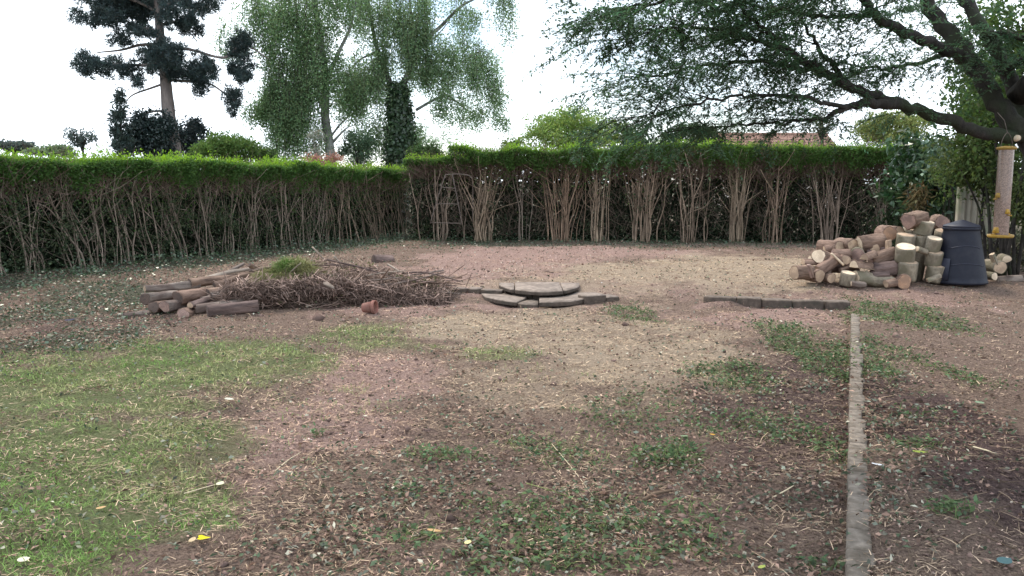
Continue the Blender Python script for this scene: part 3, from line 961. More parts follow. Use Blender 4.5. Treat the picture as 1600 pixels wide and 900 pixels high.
# lower growth beyond the left hedge
bush('cedar_tree', 'flat-topped dark cedar on the skyline at the left photo edge', 'tree', 22, 228, 70, 34, 9, 1500, .28, (.075, .095, .085), .40, .5, blobs=3, stemr=.25, depth=1.5)
bush('distant_tree', 'faint grey-green rounded tree on the skyline right of the cedar', 'tree', 82, 236, 60, 34, 10, 2000, .22, (.16, .205, .12), .36, .6, blobs=3, stemr=.2)
bush('distant_conifer', 'thin spindly conifer on the skyline left of the pine', 'tree', 128, 217, 48, 24, 24, 1300, .20, (.075, .10, .09), .46, .9, blobs=4, stemr=.12, aspect=.3)
for (nm, lb, ct, px, w0, ytop, ybot, Y, n, colr) in [('young_conifer', 'narrow pointed young conifer left of the pine trunk', 'tree', 186, 28, 146, 255, 30, 5200, (.065, .090, .078))]:
    c0 = P(px, ytop, Y)
    t = thing(nm, lb, ct, (c0[0], Y, .2)); org = np.array(t.location)
    g = Geo(); h = Geo()
    zb = .4; ztp = c0[2]
    k = 150
    f = rng.uniform(0, 1, k) ** .8
    a = rng.uniform(0, 2 * math.pi, k)
    W = w0 * Y / F * 1.25
    for j in range(k):
        z = ztp - f[j] * (ztp - zb)
        L = W * (.06 + 1.1 * f[j]) * rng.uniform(.5, 1.25)
        A = np.array([c0[0], Y, z]); B = A + np.array([math.cos(a[j]) * L, math.sin(a[j]) * L, rng.uniform(-.15, .35)])
        m = n // k
        q = rng.uniform(.15, 1, m)
        p = A + (B - A) * q[:, None] + rng.normal(size=(m, 3)) * .07
        leaves(g, p, unit(rng.normal(size=(m, 3)) * .7 + unit(B - A) * .7 + np.array([0, 0, .3])), rand_dir(m), rng.uniform(.12, .22, m), rng.uniform(.03, .06, m), leaf_cols(m, colr, .3) * rng.uniform(.7, 1.2), .03)
        sticks(h, A[None], ((A + B) / 2)[None], B[None], .012, np.array([[.06, .05, .045]]))
    tube(h, [[c0[0], Y, 0], [c0[0], Y, ztp * .5], [c0[0], Y, ztp]], [.09, .06, .01], 6, (.08, .065, .055))
    g.out('crown', M_LEAF, t, False, org); h.out('trunk', M_TWIG, t, False, org)
bush('holly_tree', 'dense near-black evergreen around the foot of the pine', 'tree', 240, 214, 31, 42, 42, 10500, .11, (.024, .040, .036), .42, 1.5, blobs=4, mat=M_GLOSS, stemr=.12)
bush('holly_tree', 'dense near-black evergreen right behind the pine trunk', 'tree', 298, 220, 33.5, 28, 40, 6500, .11, (.024, .038, .038), .42, 1.5, blobs=3, mat=M_GLOSS, stemr=.12)
bush('round_bush', 'bright mid-green rounded bush right of the pine above the left hedge', 'bush', 355, 234, 27, 56, 24, 9500, .085, (.10, .165, .05), .34, 1.6, blobs=4)
bush('round_bush', 'duller green bush between the round bush and the birches', 'bush', 408, 246, 28, 26, 20, 3200, .085, (.075, .12, .045), .36, 1.6, blobs=3)
bush('blossom_shrub', 'shrub with sparse whitish blossom beside the slim birch trunk', 'bush', 492, 222, 29, 18, 22, 1100, .07, (.30, .32, .26), .46, 2.0, blobs=3, stemr=.03)
bush('pink_shrub', 'pinkish-leaved shrub just above the left hedge below the birches', 'bush', 508, 250, 27.5, 30, 14, 1500, .07, (.34, .20, .155), .45, 2.0, blobs=3, stemr=.03)
bush('elder_bush', 'loose dark green bush under the ivy-clad birch', 'bush', 560, 235, 30, 34, 32, 2600, .09, (.06, .095, .055), .46, 1.4, blobs=4, stemr=.05)
bush('elder_bush', 'dark bush right of the ivy-clad trunk where the hedge steps up', 'bush', 668, 246, 27, 30, 22, 3600, .09, (.055, .095, .035), .38, 1.5, blobs=3, stemr=.05)
bush('pale_bush', 'light yellow-green bush above the back hedge in the clear sky', 'bush', 890, 208, 27, 74, 40, 13000, .085, (.19, .27, .085), .40, 1.5, blobs=6, stemr=.06)
bush('pale_bush', 'small light green sprig bush left of the larger yellow-green bush', 'bush', 800, 226, 26, 18, 16, 900, .075, (.15, .22, .07), .44, 1.8, blobs=3, stemr=.03)
bush('pale_bush', 'light green bush half hidden behind the hanging yew sprays', 'bush', 975, 214, 28, 40, 26, 3600, .085, (.12, .18, .06), .42, 1.5, blobs=4, stemr=.05)
bush('apple_tree', 'yellowish-green small tree with leaning trunk behind the back hedge on the right', 'tree', 1388, 200, 27, 62, 30, 8500, .085, (.19, .23, .085), .40, 1.5, blobs=5, stemr=.10)
bush('bare_tree', 'thin grey-leaved tree in front of the house roof', 'tree', 1285, 196, 30, 40, 26, 1500, .08, (.14, .15, .10), .50, 1.5, blobs=4, stemr=.11)
bush('dark_bush', 'dark green bush rising above the back hedge left of the house roof', 'bush', 1085, 210, 26, 52, 18, 3600, .08, (.05, .08, .035), .42, 1.6, blobs=4, stemr=.05)

# house beyond the back hedge
hy = 52.0
hx0, hx1 = P(1128, 215, hy)[0], P(1312, 215, hy)[0]
zr = P(1200, 208, hy)[2]
t = thing('house', 'low house with a reddish-brown tiled roof beyond the back hedge', 'house', ((hx0 + hx1) / 2, hy + 2, .2)); org = np.array(t.location)
g = Geo()
x0, x1, y0, y1, ze = hx0 + .3, hx1 - .3, hy - 2.2, hy + 6.2, zr - 2.0
V = [[x0, y0, .1], [x1, y0, .1], [x1, y1, .1], [x0, y1, .1], [x0, y0, ze], [x1, y0, ze], [x1, y1, ze], [x0, y1, ze], [x0, (y0 + y1) / 2, zr - .15], [x1, (y0 + y1) / 2, zr - .15]]
g.add(V, [[0, 1, 5, 4], [1, 2, 6, 5], [2, 3, 7, 6], [3, 0, 4, 7]], [[4, 8, 7], [5, 6, 9]])
g.out('wall', M_WALL, t, False, org)
g = Geo()
rows = 12
for sgn in (-1, 1):
    for k in range(rows):                                   # overlapping tile courses
        f0, f1 = k / rows, (k + 1) / rows
        ym = (y0 + y1) / 2
        ya, yb = ym + sgn * (ym - y0 + .4) * (1 - f0), ym + sgn * (ym - y0 + .4) * (1 - f1)
        za, zb_ = ze - .15 + (zr - ze + .15) * f0 + .05, ze - .15 + (zr - ze + .15) * f1 + .01
        V = [[hx0, ya, za], [hx1, ya, za], [hx1, yb, zb_], [hx0, yb, zb_], [hx0, ya, za - .06], [hx1, ya, za - .06], [hx1, yb, zb_ - .06], [hx0, yb, zb_ - .06]]
        g.add(V, [[0, 1, 2, 3], [4, 5, 1, 0], [4, 7, 6, 5], [5, 6, 2, 1], [7, 4, 0, 3]])
tube(g, [[hx0, (y0 + y1) / 2, zr + .02], [hx1, (y0 + y1) / 2, zr + .02]], [.12, .12], 8)
g.out('roof', M_ROOF, t, False, org)
g = Geo()
for k in range(3):
    xa = x0 + (x1 - x0) * (.15 + .3 * k)
    V = [[xa, y0 - .03, 1.0], [xa + 1.1, y0 - .03, 1.0], [xa + 1.1, y0 - .03, 2.1], [xa, y0 - .03, 2.1]]
    f = Geo(); f.add(V, [[0, 1, 2, 3]]); f.out('window', M_BINLID, t, False, org)

# ------------------------------------------------------------------ right-hand corner: laurel, fence, shrubs
def laurel(name, label, px, py, Y, rx, ry, n, size, base, mat=None, cat='bush', thresh=.36, aspect=.42, hang=.5, zb=.2, stems=5, depth=.8):
    c = P(px, py, Y); s = Y / F
    t = thing(name, label, cat, (c[0], Y, zb)); org = np.array([c[0], Y, zb])
    g = Geo()
    clump_leaves(g, c, (rx * s, depth, ry * s), n, size, base, thresh, 1.9, .4, aspect, .7, .6, px, hang)
    g.out('crown', mat or M_GLOSS, t, False, org)
    g = Geo()
    for k in range(stems):
        e = c + np.array([rng.normal() * rx * s * .5, rng.normal() * depth * .4, rng.uniform(-.2, .7) * ry * s])
        b0 = np.array([c[0] + rng.normal() * .12, Y + rng.normal() * .12, zb - .05])
        tube(g, spline([b0, (b0 + e) / 2 + rng.normal(size=3) * .1, e], 4), [.03, .02, .008], 6)
    g.out('stem', M_DARKBARK, t, True, org)
    return t


laurel('laurel_bush', 'glossy dark green laurel behind the upright logs of the wood pile', 1455, 280, 16.5, 62, 64, 5200, .15, (.035, .075, .030))
laurel('laurel_bush', 'glossy laurel with pale shining leaves left of the fence panel', 1476, 250, 15.6, 40, 30, 1500, .14, (.075, .125, .07))
laurel('dead_palm', 'withered brown-leaved plant on a short stem behind the wood pile', 1432, 308, 15.4, 15, 24, 240, .15, (.105, .088, .045), M_LITTER, 'plant', .3, .22, .8, stems=2, depth=.3)
laurel('privet_bush', 'leafy green bush above the fence panel beside the bird feeder', 1535, 250, 13.8, 62, 66, 7500, .07, (.07, .10, .036), M_LEAF, thresh=.38, aspect=.5)
laurel('privet_bush', 'yellowish-green bush right of the bird feeder at the photo edge', 1605, 300, 12.8, 42, 60, 4200, .07, (.085, .115, .045), M_LEAF, thresh=.40, aspect=.5)
laurel('bramble_bush', 'tangled grey-brown bush under the bird feeder behind the compost bin', 1580, 385, 14.0, 60, 42, 2600, .055, (.095, .10, .06), M_LEAF, thresh=.42, aspect=.5, stems=14)
laurel('garden_tree', 'bright green broadleaf tree behind the dark limbs at the upper right', 1585, 95, 13.0, 80, 120, 8500, .09, (.07, .115, .038), M_LEAF, 'tree', .42, .5, stems=6, depth=1.4)
laurel('garden_tree', 'darker leafy tree behind the feeder branch at the right', 1556, 172, 15.5, 50, 50, 4200, .10, (.055, .10, .04), M_LEAF, 'tree', .42, .5, stems=4, depth=1.0)
# dark evergreen mass closing the corner
laurel('yew_bush', 'near-black evergreen filling the corner behind the laurel', 1470, 330, 18.2, 95, 75, 6500, .12, (.022, .036, .018), M_LEAF, 'bush', .28, .4, 0, stems=5, depth=.7)

FY = 14.6
fx = P(1528, 320, FY)[0]
t = thing('fence_panel', 'weathered wooden fence panel of upright boards behind the compost bin', 'fence', (fx, FY, .2)); org = np.array(t.location)
zt = P(1528, 296, FY)[2] - .2
for k in range(7):
    a = -.22 + k * .112
    hgt = zt + rng.uniform(-.03, .02)
    V = np.array([[a, 0, 0], [a + .1, 0, 0], [a + .1, .02, 0], [a, .02, 0], [a, 0, hgt], [a + .1, 0, hgt], [a + .1, .02, hgt], [a, .02, hgt]]) + np.array([0, rng.uniform(-.006, .006), 0])
    build('board', V, [[0, 1, 5, 4], [1, 2, 6, 5], [2, 3, 7, 6], [3, 0, 4, 7], [4, 5, 6, 7]], None, None, M_FENCE, t)
V = np.array([[-.34, -.03, 0], [-.235, -.03, 0], [-.235, .07, 0], [-.34, .07, 0], [-.34, -.03, zt + .06], [-.235, -.03, zt + .06], [-.235, .07, zt + .06], [-.34, .07, zt + .06]])
build('post', V, [[0, 1, 5, 4], [1, 2, 6, 5], [2, 3, 7, 6], [3, 0, 4, 7], [4, 5, 6, 7]], None, None, M_FENCE, t)

# ladder-like frame in the hedge
LY = 19.9
def lp(x, y): return P(x, y, LY)
t = thing('ladder_frame', 'thin rusty ladder-like metal frame standing among the back hedge stems', 'ladder', (*lp(700, 352)[:2], .2)); org = np.array(t.location)
foot_l, foot_r = lp(672, 350), lp(722, 352)
for pts in ([foot_l, lp(683, 312), lp(696, 273)], [foot_r, lp(716, 318), lp(707, 273)], [lp(737, 350) + np.array([0, .5, 0]), lp(738, 300) + np.array([0, .3, 0]), lp(737, 277)]):
    g = Geo(); tube(g, spline(pts, 4), .011, 6); g.out('rail', M_METAL, t, True, org)
g = Geo(); tube(g, spline([lp(696, 273), lp(715, 272), lp(732, 274), lp(737, 279)], 4), .011, 6); g.out('top_bar', M_METAL, t, True, org)
for y, xa, xb in ((293, 690, 711), (318, 682, 716), (348, 673, 722)):
    g = Geo(); tube(g, [lp(xa, y), lp(xb, y + 1)], .010, 6); g.out('rung', M_METAL, t, True, org)

# ------------------------------------------------------------------ steps and edging stones
def slab(name, poly, z0, z1, mat, parent, org, jig=.012, bev=.012):
    """stone from a plan outline, worn edges"""
    poly = np.asarray(poly, float)
    k = len(poly)
    c = poly.mean(0)
    inn = poly + unit(c - poly) * bev
    top = z1 + rng.uniform(-jig, jig, k) * .5
    V = [[x, y, z0] for x, y in poly] + [[x, y, z1 - bev + (top[i] - z1)] for i, (x, y) in enumerate(poly)] + [[x, y, top[i]] for i, (x, y) in enumerate(inn)] + [[c[0], c[1], z1]]
    Q = [[i, (i + 1) % k, k + (i + 1) % k, k + i] for i in range(k)] + [[k + i, k + (i + 1) % k, 2 * k + (i + 1) % k, 2 * k + i] for i in range(k)]
    T = [[2 * k + i, 2 * k + (i + 1) % k, 3 * k] for i in range(k)]
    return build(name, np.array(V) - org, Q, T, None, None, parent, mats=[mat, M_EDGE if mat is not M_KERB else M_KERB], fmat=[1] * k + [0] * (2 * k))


def step_tread(cx, cyb, rx, ry, a0, a1, z0, z1, parent, org, inner=0.0, mat=None, k=7, squash=1.0):
    """piece of a half-round tread between two angles (front is -90 degrees)"""
    an = np.linspace(R(a0), R(a1), k)
    out = [[cx + math.cos(a) * rx * (1 + rng.uniform(-.012, .012)), cyb + math.sin(a) * ry * (1 + rng.uniform(-.02, .02))] for a in an]
    if inner > 0:
        out += [[cx + math.cos(a) * rx * inner, cyb + math.sin(a) * ry * inner] for a in an[::-1]]
    else:
        out += [[out[-1][0], cyb + .02], [out[0][0], cyb + .02]]
    return slab('slab', out, z0, z1, mat or M_STONE, parent, org)


lo = G(846, 472, .08); up = G(846, 457, .155)
lw = (945 - 747) / 2 * lo[1] / F
uw = (915 - 777) / 2 * up[1] / F
yb = G(846, 443, .155)[1]
t = thing('garden_steps', 'two half-round weathered stone steps in the middle of the garden', 'steps', (lo[0], (lo[1] + yb) / 2, 0)); org = np.array(t.location)
ylb = yb - .3
for (a0, a1, dz, sh) in ((182, 246, 0, 0), (268, 358, .006, 0)):
    step_tread(lo[0], ylb - .12, lw, ylb - .12 - lo[1], a0, a1, .02, .078 + dz, t, org, .5)
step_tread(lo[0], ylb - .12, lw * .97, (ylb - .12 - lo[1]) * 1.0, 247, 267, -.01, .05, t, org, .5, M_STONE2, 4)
for (a0, a1, dz) in ((181, 232, 0), (233.5, 300, .004), (301.5, 359, -.004)):
    step_tread(up[0], yb, uw, yb - up[1], a0, a1, .118, .168 + dz, t, org)
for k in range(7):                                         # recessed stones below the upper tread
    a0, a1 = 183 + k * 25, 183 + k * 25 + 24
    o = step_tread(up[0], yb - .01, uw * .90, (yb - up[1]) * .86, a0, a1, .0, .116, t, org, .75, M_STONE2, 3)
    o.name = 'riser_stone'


def edging_run(label, pts, hts, wid, mat, z0, name='stone_edging', cat='edging', piece='stone'):
    """row of stones laid end to end along a line; hts gives each stone's top"""
    pts = np.asarray(pts, float)
    seg = np.linalg.norm(np.diff(pts, axis=0), axis=1); cum = np.concatenate([[0], np.cumsum(seg)])
    n = len(hts)
    c = pts.mean(0)
    t = thing(name, label, cat, (c[0], c[1], z0)); org = np.array([c[0], c[1], z0])
    brk = np.linspace(0, cum[-1], n + 1) + np.concatenate([[0], rng.uniform(-.25, .25, n - 1) * cum[-1] / n, [0]])
    at = lambda s: np.array([np.interp(s, cum, pts[:, 0]), np.interp(s, cum, pts[:, 1])])
    for i in range(n):
        a, b = at(brk[i] + .008), at(brk[i + 1] - .008)
        d = unit(b - a); nn = np.array([-d[1], d[0]])
        w = wid * rng.uniform(.85, 1.15)
        m1, m2 = a + (b - a) * .35, a + (b - a) * .7
        o = nn * rng.uniform(-.012, .012)
        poly = [a + o, m1 + o - nn * rng.uniform(0, .012), m2 + o - nn * rng.uniform(-.008, .01), b + o, b + nn * w + o, m2 + nn * w + o, a + nn * w + o]
        slab(piece, poly, z0 - .08, hts[i], mat, t, org, .012, .014)
    return t


edging_run('short run of low grey kerb stones left of the half-round steps', [G(690, 457, .07)[:2], G(735, 458, .07)[:2], G(784, 460, .07)[:2]], [.135, .14, .13], .12, M_STONE, .05)
edging_run('broken stones right of the half-round steps', [G(917, 466, .1)[:2], G(945, 464, .1)[:2], G(968, 462, .1)[:2]], [.13, .10], .2, M_STONE, .03)
edging_run('long low dark stone edging in front of the wood pile', [G(1098, 474, .03)[:2], G(1160, 477, .03)[:2], G(1215, 478.5, .03)[:2], G(1330, 480.5, .03)[:2]],
           [.125, .13, .11, .108, .105], .14, M_STONE2, .0)

# brick edging running away on the right
KA, KB = KL0[:2] - KD * 1.6, KL1[:2] + KD * .15
klen = float(np.linalg.norm(KB - KA))
t = thing('brick_edging', 'straight line of grey bricks dividing the lawn from the bare bed on the right', 'edging', (*((KA + KB) / 2), 0)); org = np.array([*((KA + KB) / 2), 0])
s = 0.0
while s < klen:
    L = rng.uniform(.13, .24)
    a, b = KA + KD * s, KA + KD * min(s + L - .008, klen)
    w = .090 * rng.uniform(.88, 1.14)
    o = KN * rng.uniform(-.003, .003)
    bow = KN * rng.uniform(-.004, .002)
    j = lambda: rng.uniform(-.006, .006) * KD
    poly = [a + o, a + KN * w + o + j(), (a + b) / 2 + KN * (w + rng.uniform(-.012, .01)) + o, b + KN * w + o + j(), b + o, (a + b) / 2 + o + bow]
    slab('brick', poly, -.1, .097 + rng.uniform(-.005, .003), M_KERB, t, org, .007, .009)
    s += L


# ------------------------------------------------------------------ logs
def log(label, c, axis, L, r, bark, cut, group, r2=None, shape='round', name='log', sides=20, wob=.08, ends=(1, 1), oval=1.0, bend=0.0, skew=.18):
    """sawn piece of wood: bark body with a separate cut face at each end; 'half' pieces have a split face"""
    r2 = r if r2 is None else r2
    axis = unit(np.asarray(axis, float))
    q = Vector(axis).to_track_quat('Z', 'Y')
    t = thing(name, label, 'log' if name == 'log' else name.split('_')[-1], c, group)
    t.rotation_mode = 'QUATERNION'
    t.rotation_quaternion = q @ Matrix.Rotation(rng.uniform(0, 6.28), 3, 'Z').to_quaternion() if shape == 'round' else q
    ph = rng.uniform(0, 6.28, 4)
    an = np.linspace(0, 2 * math.pi, sides, endpoint=False)
    prof = 1 + wob * np.sin(an * 2 + ph[0]) + wob * .7 * np.sin(an * 3 + ph[1]) + wob * .4 * np.sin(an * 5 + ph[2])
    if bark in (M_BROWN, M_REDBARK, M_GREYLOG, M_PURPLELOG): prof = prof + rng.uniform(-.055, .055, sides)
    X, Y = np.cos(an) * prof, np.sin(an) * prof * oval
    if shape == 'half':
        Y = np.where(Y < 0, Y * .12, Y)
    elif shape == 'wedge':
        X = np.where(X > .15, .15 + (X - .15) * .2, X); Y = np.where(Y < -.1, -.1 + (Y + .1) * .15, Y)
    tilt = rng.uniform(-skew, skew, 4)
    K = 9
    V = []
    for i in range(K):
        f = i / (K - 1)
        rr = r + (r2 - r) * f
        z = (f - .5) * L
        sk = (tilt[0] * X + tilt[1] * Y) * rr * (1 - f) + (tilt[2] * X + tilt[3] * Y) * rr * f
        jit = 1 + rng.uniform(-1, 1, sides) * (.018 if bark is M_OLIVE else .05) * (0 if i in (0, K - 1) else 1)
        bx = bend * L * (1 - (2 * f - 1) ** 2)
        V += [[X[j] * rr * jit[j] + bx, Y[j] * rr * jit[j], z + sk[j]] for j in range(sides)]
    V = np.array(V)
    Q = [[i * sides + j, i * sides + (j + 1) % sides, (i + 1) * sides + (j + 1) % sides, (i + 1) * sides + j] for i in range(K - 1) for j in range(sides)]
    rim = .90 if shape == 'round' else .96
    n0 = len(V)
    extra = []
    for e in (0, 1):
        ring = V[:sides] if e == 0 else V[n0 - sides:n0]
        cc = ring.mean(0); extra.append(cc + (ring - cc) * rim)
    lastr = n0 - sides
    Q += [[(j + 1) % sides, j, n0 + j, n0 + (j + 1) % sides] for j in range(sides)]
    Q += [[lastr + j, lastr + (j + 1) % sides, n0 + sides + (j + 1) % sides, n0 + sides + j] for j in range(sides)]
    build('bark', np.vstack([V] + extra), Q, None, None, bark, t, sides < 12 or bark is M_OLIVE)
    for e in (0, 1):
        ring = V[:sides] if e == 0 else V[-sides:]
        cc = ring.mean(0)
        sg = -1 if e == 0 else 1
        inner = cc + (ring - cc) * .55; inner[:, 2] += sg * (.003 + rng.uniform(-.002, .003, sides))
        edge = cc + (ring - cc) * rim; edge[:, 2] += sg * .001
        VV = np.vstack([edge, inner, [cc + np.array([0, 0, sg * .004])]])
        QQ = [[j, (j + 1) % sides, sides + (j + 1) % sides, sides + j] for j in range(sides)]
        TT = [[sides + j, sides + (j + 1) % sides, 2 * sides] for j in range(sides)]
        if e == 0:
            QQ = [q_[::-1] for q_ in QQ]; TT = [q_[::-1] for q_ in TT]
        build('cut_face', VV, QQ, TT, None, cut if ends[e] else bark, t)
    if shape in ('half', 'wedge'):
        ids = [j for j in range(sides) if (math.sin(an[j]) < .02)] if shape == 'half' else [j for j in range(sides) if math.sin(an[j]) * prof[j] < -.1]
        if len(ids) > 2:
            ids = sorted(ids)
            VV = []
            for i in range(K):
                for j in ids:
                    v = V[i * sides + j].copy(); v[1] -= .003; VV.append(v)
            m = len(ids)
            QQ = [[i * m + j, i * m + j + 1, (i + 1) * m + j + 1, (i + 1) * m + j] for i in range(K - 1) for j in range(m - 1)]
            build('split_face', np.array(VV), QQ, None, None, cut, t)
    return t


WG = 'sawn logs of the wood pile'
WY = 12.0
PXM = WY / F                                   # metres to the pixel at the pile


def W(px, py, dy=0.0): return P(px, py, WY + dy)


def lie(label, x0, y0, x1, y1, rpx, dy=0.0, dz=0.0, bark=M_BROWN, cut=M_CUTTAN, toward=0.0, **k):
    """log from pixel end to pixel end; 'toward' moves the first end nearer to us (metres)"""
    a, b = W(x0, y0, dy - toward), W(x1, y1, dy)
    return log(label, (a + b) / 2, b - a, float(np.linalg.norm(b - a)), rpx * PXM, bark, cut, WG, **k)


def stand(label, x, ytop, ybot, rpx, dy=0.0, bark=M_OLIVE, cut=M_CUTPALE, lean=(0, 0), **k):
    a, b = W(x, ybot, dy), W(x, ytop, dy)
    ax = np.array([lean[0] + rng.uniform(-.05, .05), lean[1] - .20, 1.0])
    return log(label, (a + b) / 2, ax, float(b[2] - a[2]) * .97, rpx * PXM, bark, cut, WG, skew=.05, wob=.04, **k)


def face(label, x, y, rpx, dy=0.0, L=.34, bark=M_BROWN, cut=M_CUTTAN, yaw=0.0, up=0.0, **k):
    """log seen end on"""
    ax = np.array([math.sin(yaw), math.cos(yaw), up])
    a = W(x, y, dy)
    return log(label, a + unit(ax) * L / 2, ax, L, rpx * PXM, bark, cut, WG, **k)


# front row, left to right
lie('short dark-barked log at the far left end of the wood pile, face to the left', 1241, 426, 1268, 425, 11, .1, bark=M_BROWN, cut=M_CUTTAN, toward=.05)
lie('small pinkish split billet propped against the leftmost log', 1262, 414, 1268, 434, 5, -.08, bark=M_REDBARK, cut=M_CUTPINK, shape='half')
lie('bark-side piece peeking out behind the leftmost log', 1254, 412, 1276, 413, 9, .35, bark=M_REDBARK, cut=M_CUTTAN, shape='half')
face('round log facing us, second from the left in the front row', 1281, 431, 10, 0, .3, M_REDBARK, M_CUTTAN, -.3)
face('small round log facing us in the front row, left of the olive block', 1299, 435, 7.5, -.02, .28, M_BROWN, M_CUTTAN, -.1)
lie('long reddish log slanting up from the front row to the right', 1278, 424, 1309, 403, 10, .22, bark=M_REDBARK, cut=M_CUTTAN, toward=.1)
lie('log with large bright cut face tilted up to the left', 1279, 400, 1296, 407, 12, .36, bark=M_BROWN, cut=M_CUTPALE, toward=.12)
lie('reddish log lying level above the slanting log', 1300, 398, 1326, 399, 9.5, .32, bark=M_REDBARK, cut=M_CUTPINK)
lie('thin pale split stick leaning across the reddish logs', 1299, 396, 1318, 414, 1.8, .10, bark=M_CUTPALE, cut=M_CUTPALE, sides=7)
stand('squat olive block in the middle of the front row', 1324, 425, 445, 12, .0, cut=M_CUTPALE)
lie('thin stick log with a pale end lying before the olive block', 1330, 443, 1352, 445, 4.2, -.16, bark=M_GREYLOG, cut=M_CUTPALE)
lie('olive log lying right of the squat block in the front row', 1336, 433, 1366, 437, 10.5, .05, bark=M_OLIVE, cut=M_CUTPALE, toward=.05)
lie('mossy grey log lying at the front right of the olive log', 1362, 439, 1394, 440, 8, .02, bark=M_OLIVE, cut=M_CUTTAN)
lie('split billet with a bright pale face in the middle of the pile', 1334, 417, 1362, 420, 9, .12, bark=M_BROWN, cut=M_CUTPALE, shape='half', toward=.12)
lie('short red-brown log behind the bright split billet', 1316, 412, 1336, 413, 8, .26, bark=M_REDBARK, cut=M_CUTPINK)
lie('small log end wedged under the reddish log', 1312, 424, 1326, 419, 6, .2, bark=M_BROWN, cut=M_CUTPINK, shape='half')
face('olive log end above the bright split billet', 1341, 399, 12, .28, .34, M_OLIVE, M_CUTPINK, .35)
lie('gnarled dark brown log across the middle of the pile', 1361, 408, 1396, 397, 11, .22, bark=M_BROWN, cut=M_CUTPINK, wob=.14)
lie('twisted dark root piece below the gnarled log', 1362, 421, 1404, 416, 10, .12, bark=M_PURPLELOG, cut=M_CUTDARK, wob=.16, bend=.08)
lie('dark forked piece under the twisted root', 1362, 430, 1386, 428, 7, .06, bark=M_PURPLELOG, cut=M_CUTDARK, wob=.16)
face('orange-brown log end low in the front row beside the bin', 1413, 441, 11.5, -.12, .3, M_REDBARK, M_CUTORANGE, .1)
lie('grey broken slab of bark lying at the foot of the bin', 1449, 440, 1470, 432, 5, -.08, bark=M_OLIVE, cut=M_CUTTAN, shape='half')
face('tan log end between the two level reddish logs', 1322, 406, 8, .16, .3, M_REDBARK, M_CUTTAN, -.2)
lie('split log with a tan wedge face left of the gnarled log', 1350, 405, 1366, 399, 8, .14, bark=M_BROWN, cut=M_CUTTAN, shape='half', toward=.12)
face('half-hidden tan log end under the mottled log', 1367, 390, 8.5, .42, .3, M_BROWN, M_CUTTAN, .3)
face('pinkish log end tucked left of the cream-topped upright', 1399, 397, 8, .14, .3, M_BROWN, M_CUTPINK, .2)
lie('pale split billet lying on the low left slope', 1266, 405, 1284, 411, 6, .5, bark=M_REDBARK, cut=M_CUTPALE, shape='half', toward=.1)
lie('short tan log lying at the foot before the orange-brown end', 1384, 444, 1400, 441, 6, -.1, bark=M_BROWN, cut=M_CUTTAN, toward=.06)
face('small tan log end high between the squared log and the orange-brown end', 1406, 360, 7, .6, .3, M_BROWN, M_CUTTAN, -.1)
# back and upper part
face('tan round log end high on the left slope of the pile', 1313, 386, 11, .55, .36, M_REDBARK, M_CUTTAN, -.5)
lie('reddish log lying behind the left slope of the pile', 1288, 391, 1308, 386, 8, .62, bark=M_REDBARK, cut=M_CUTTAN)
face('tan round log end right of its look-alike on the left slope', 1333, 384, 11, .5, .36, M_BROWN, M_CUTTAN, -.2)
lie('thick mottled log with a pale sawn top edge on the upper left of the pile', 1342, 382, 1380, 377, 13, .55, bark=M_BROWN, cut=M_CUTPALE, toward=.05)
face('orange-brown knobbly log end at the upper middle of the pile', 1390, 366, 13, .55, .36, M_REDBARK, M_CUTORANGE, .1)
lie('small pale split chip below the orange-brown log end', 1386, 376, 1386, 393, 6, .32, bark=M_CUTTAN, cut=M_CUTTAN, shape='half')
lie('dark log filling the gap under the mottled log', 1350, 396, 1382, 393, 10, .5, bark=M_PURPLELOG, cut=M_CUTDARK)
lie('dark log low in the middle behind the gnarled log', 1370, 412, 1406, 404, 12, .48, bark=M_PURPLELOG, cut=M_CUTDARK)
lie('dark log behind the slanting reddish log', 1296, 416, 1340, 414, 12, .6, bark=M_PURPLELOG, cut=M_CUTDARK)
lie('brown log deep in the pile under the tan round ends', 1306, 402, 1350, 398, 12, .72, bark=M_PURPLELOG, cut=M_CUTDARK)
# stacked uprights
stand('olive upright log forming the lower half of the tall front stack', 1418, 408, 438, 14, .02, cut=M_CUTTAN)
stand('upright log with the brightest cream top on the tall front stack', 1414, 384, 409, 14.5, .04, r2=14.5 * PXM * 1.02, lean=(-.06, -.10))
stand('lowest log of the rear stack beside the bin', 1460, 414, 440, 13, .14, cut=M_CUTTAN)
stand('middle log of the rear stack beside the bin', 1459, 393, 415, 13.5, .16, cut=M_CUTTAN)
stand('slim upright log with a pale top crowning the stack beside the bin', 1458, 371, 394, 12, .18, lean=(.06, -.08))
lie('side branch stub with a pale end between the two upright stacks', 1432, 389, 1446, 394, 5, .12, bark=M_OLIVE, cut=M_CUTPALE, toward=.1)
stand('short upright log behind the cream-topped log', 1415, 366, 386, 14, .38, cut=M_CUTTAN)
stand('log filling the middle of the pile behind the tall front stack', 1430, 388, 438, 16, .55, cut=M_CUTTAN)
stand('olive log under the grey block near the top', 1438, 366, 390, 12.5, .42, cut=M_CUTPALE)
stand('grey-olive block with a pale sawn top near the summit of the pile', 1444, 345, 367, 14.5, .40, lean=(.12, -.02), bark=M_OLIVE)
lie('squared brown log tipped up at the very top, pale face to the left', 1419, 346, 1440, 340, 15, .50, bark=M_BROWN, cut=M_CUTPINK, toward=.10, sides=8, wob=.12)
face('brownish round log end at the top right of the pile', 1473, 348, 11.5, .62, .34, M_BROWN, M_CUTPINK, .2)
stand('wide olive log standing behind the compost bin lid, top right of the pile', 1474, 359, 402, 15, .46, cut=M_CUTTAN)
stand('olive log hidden low behind the compost bin', 1470, 402, 440, 15, .5, cut=M_CUTTAN)
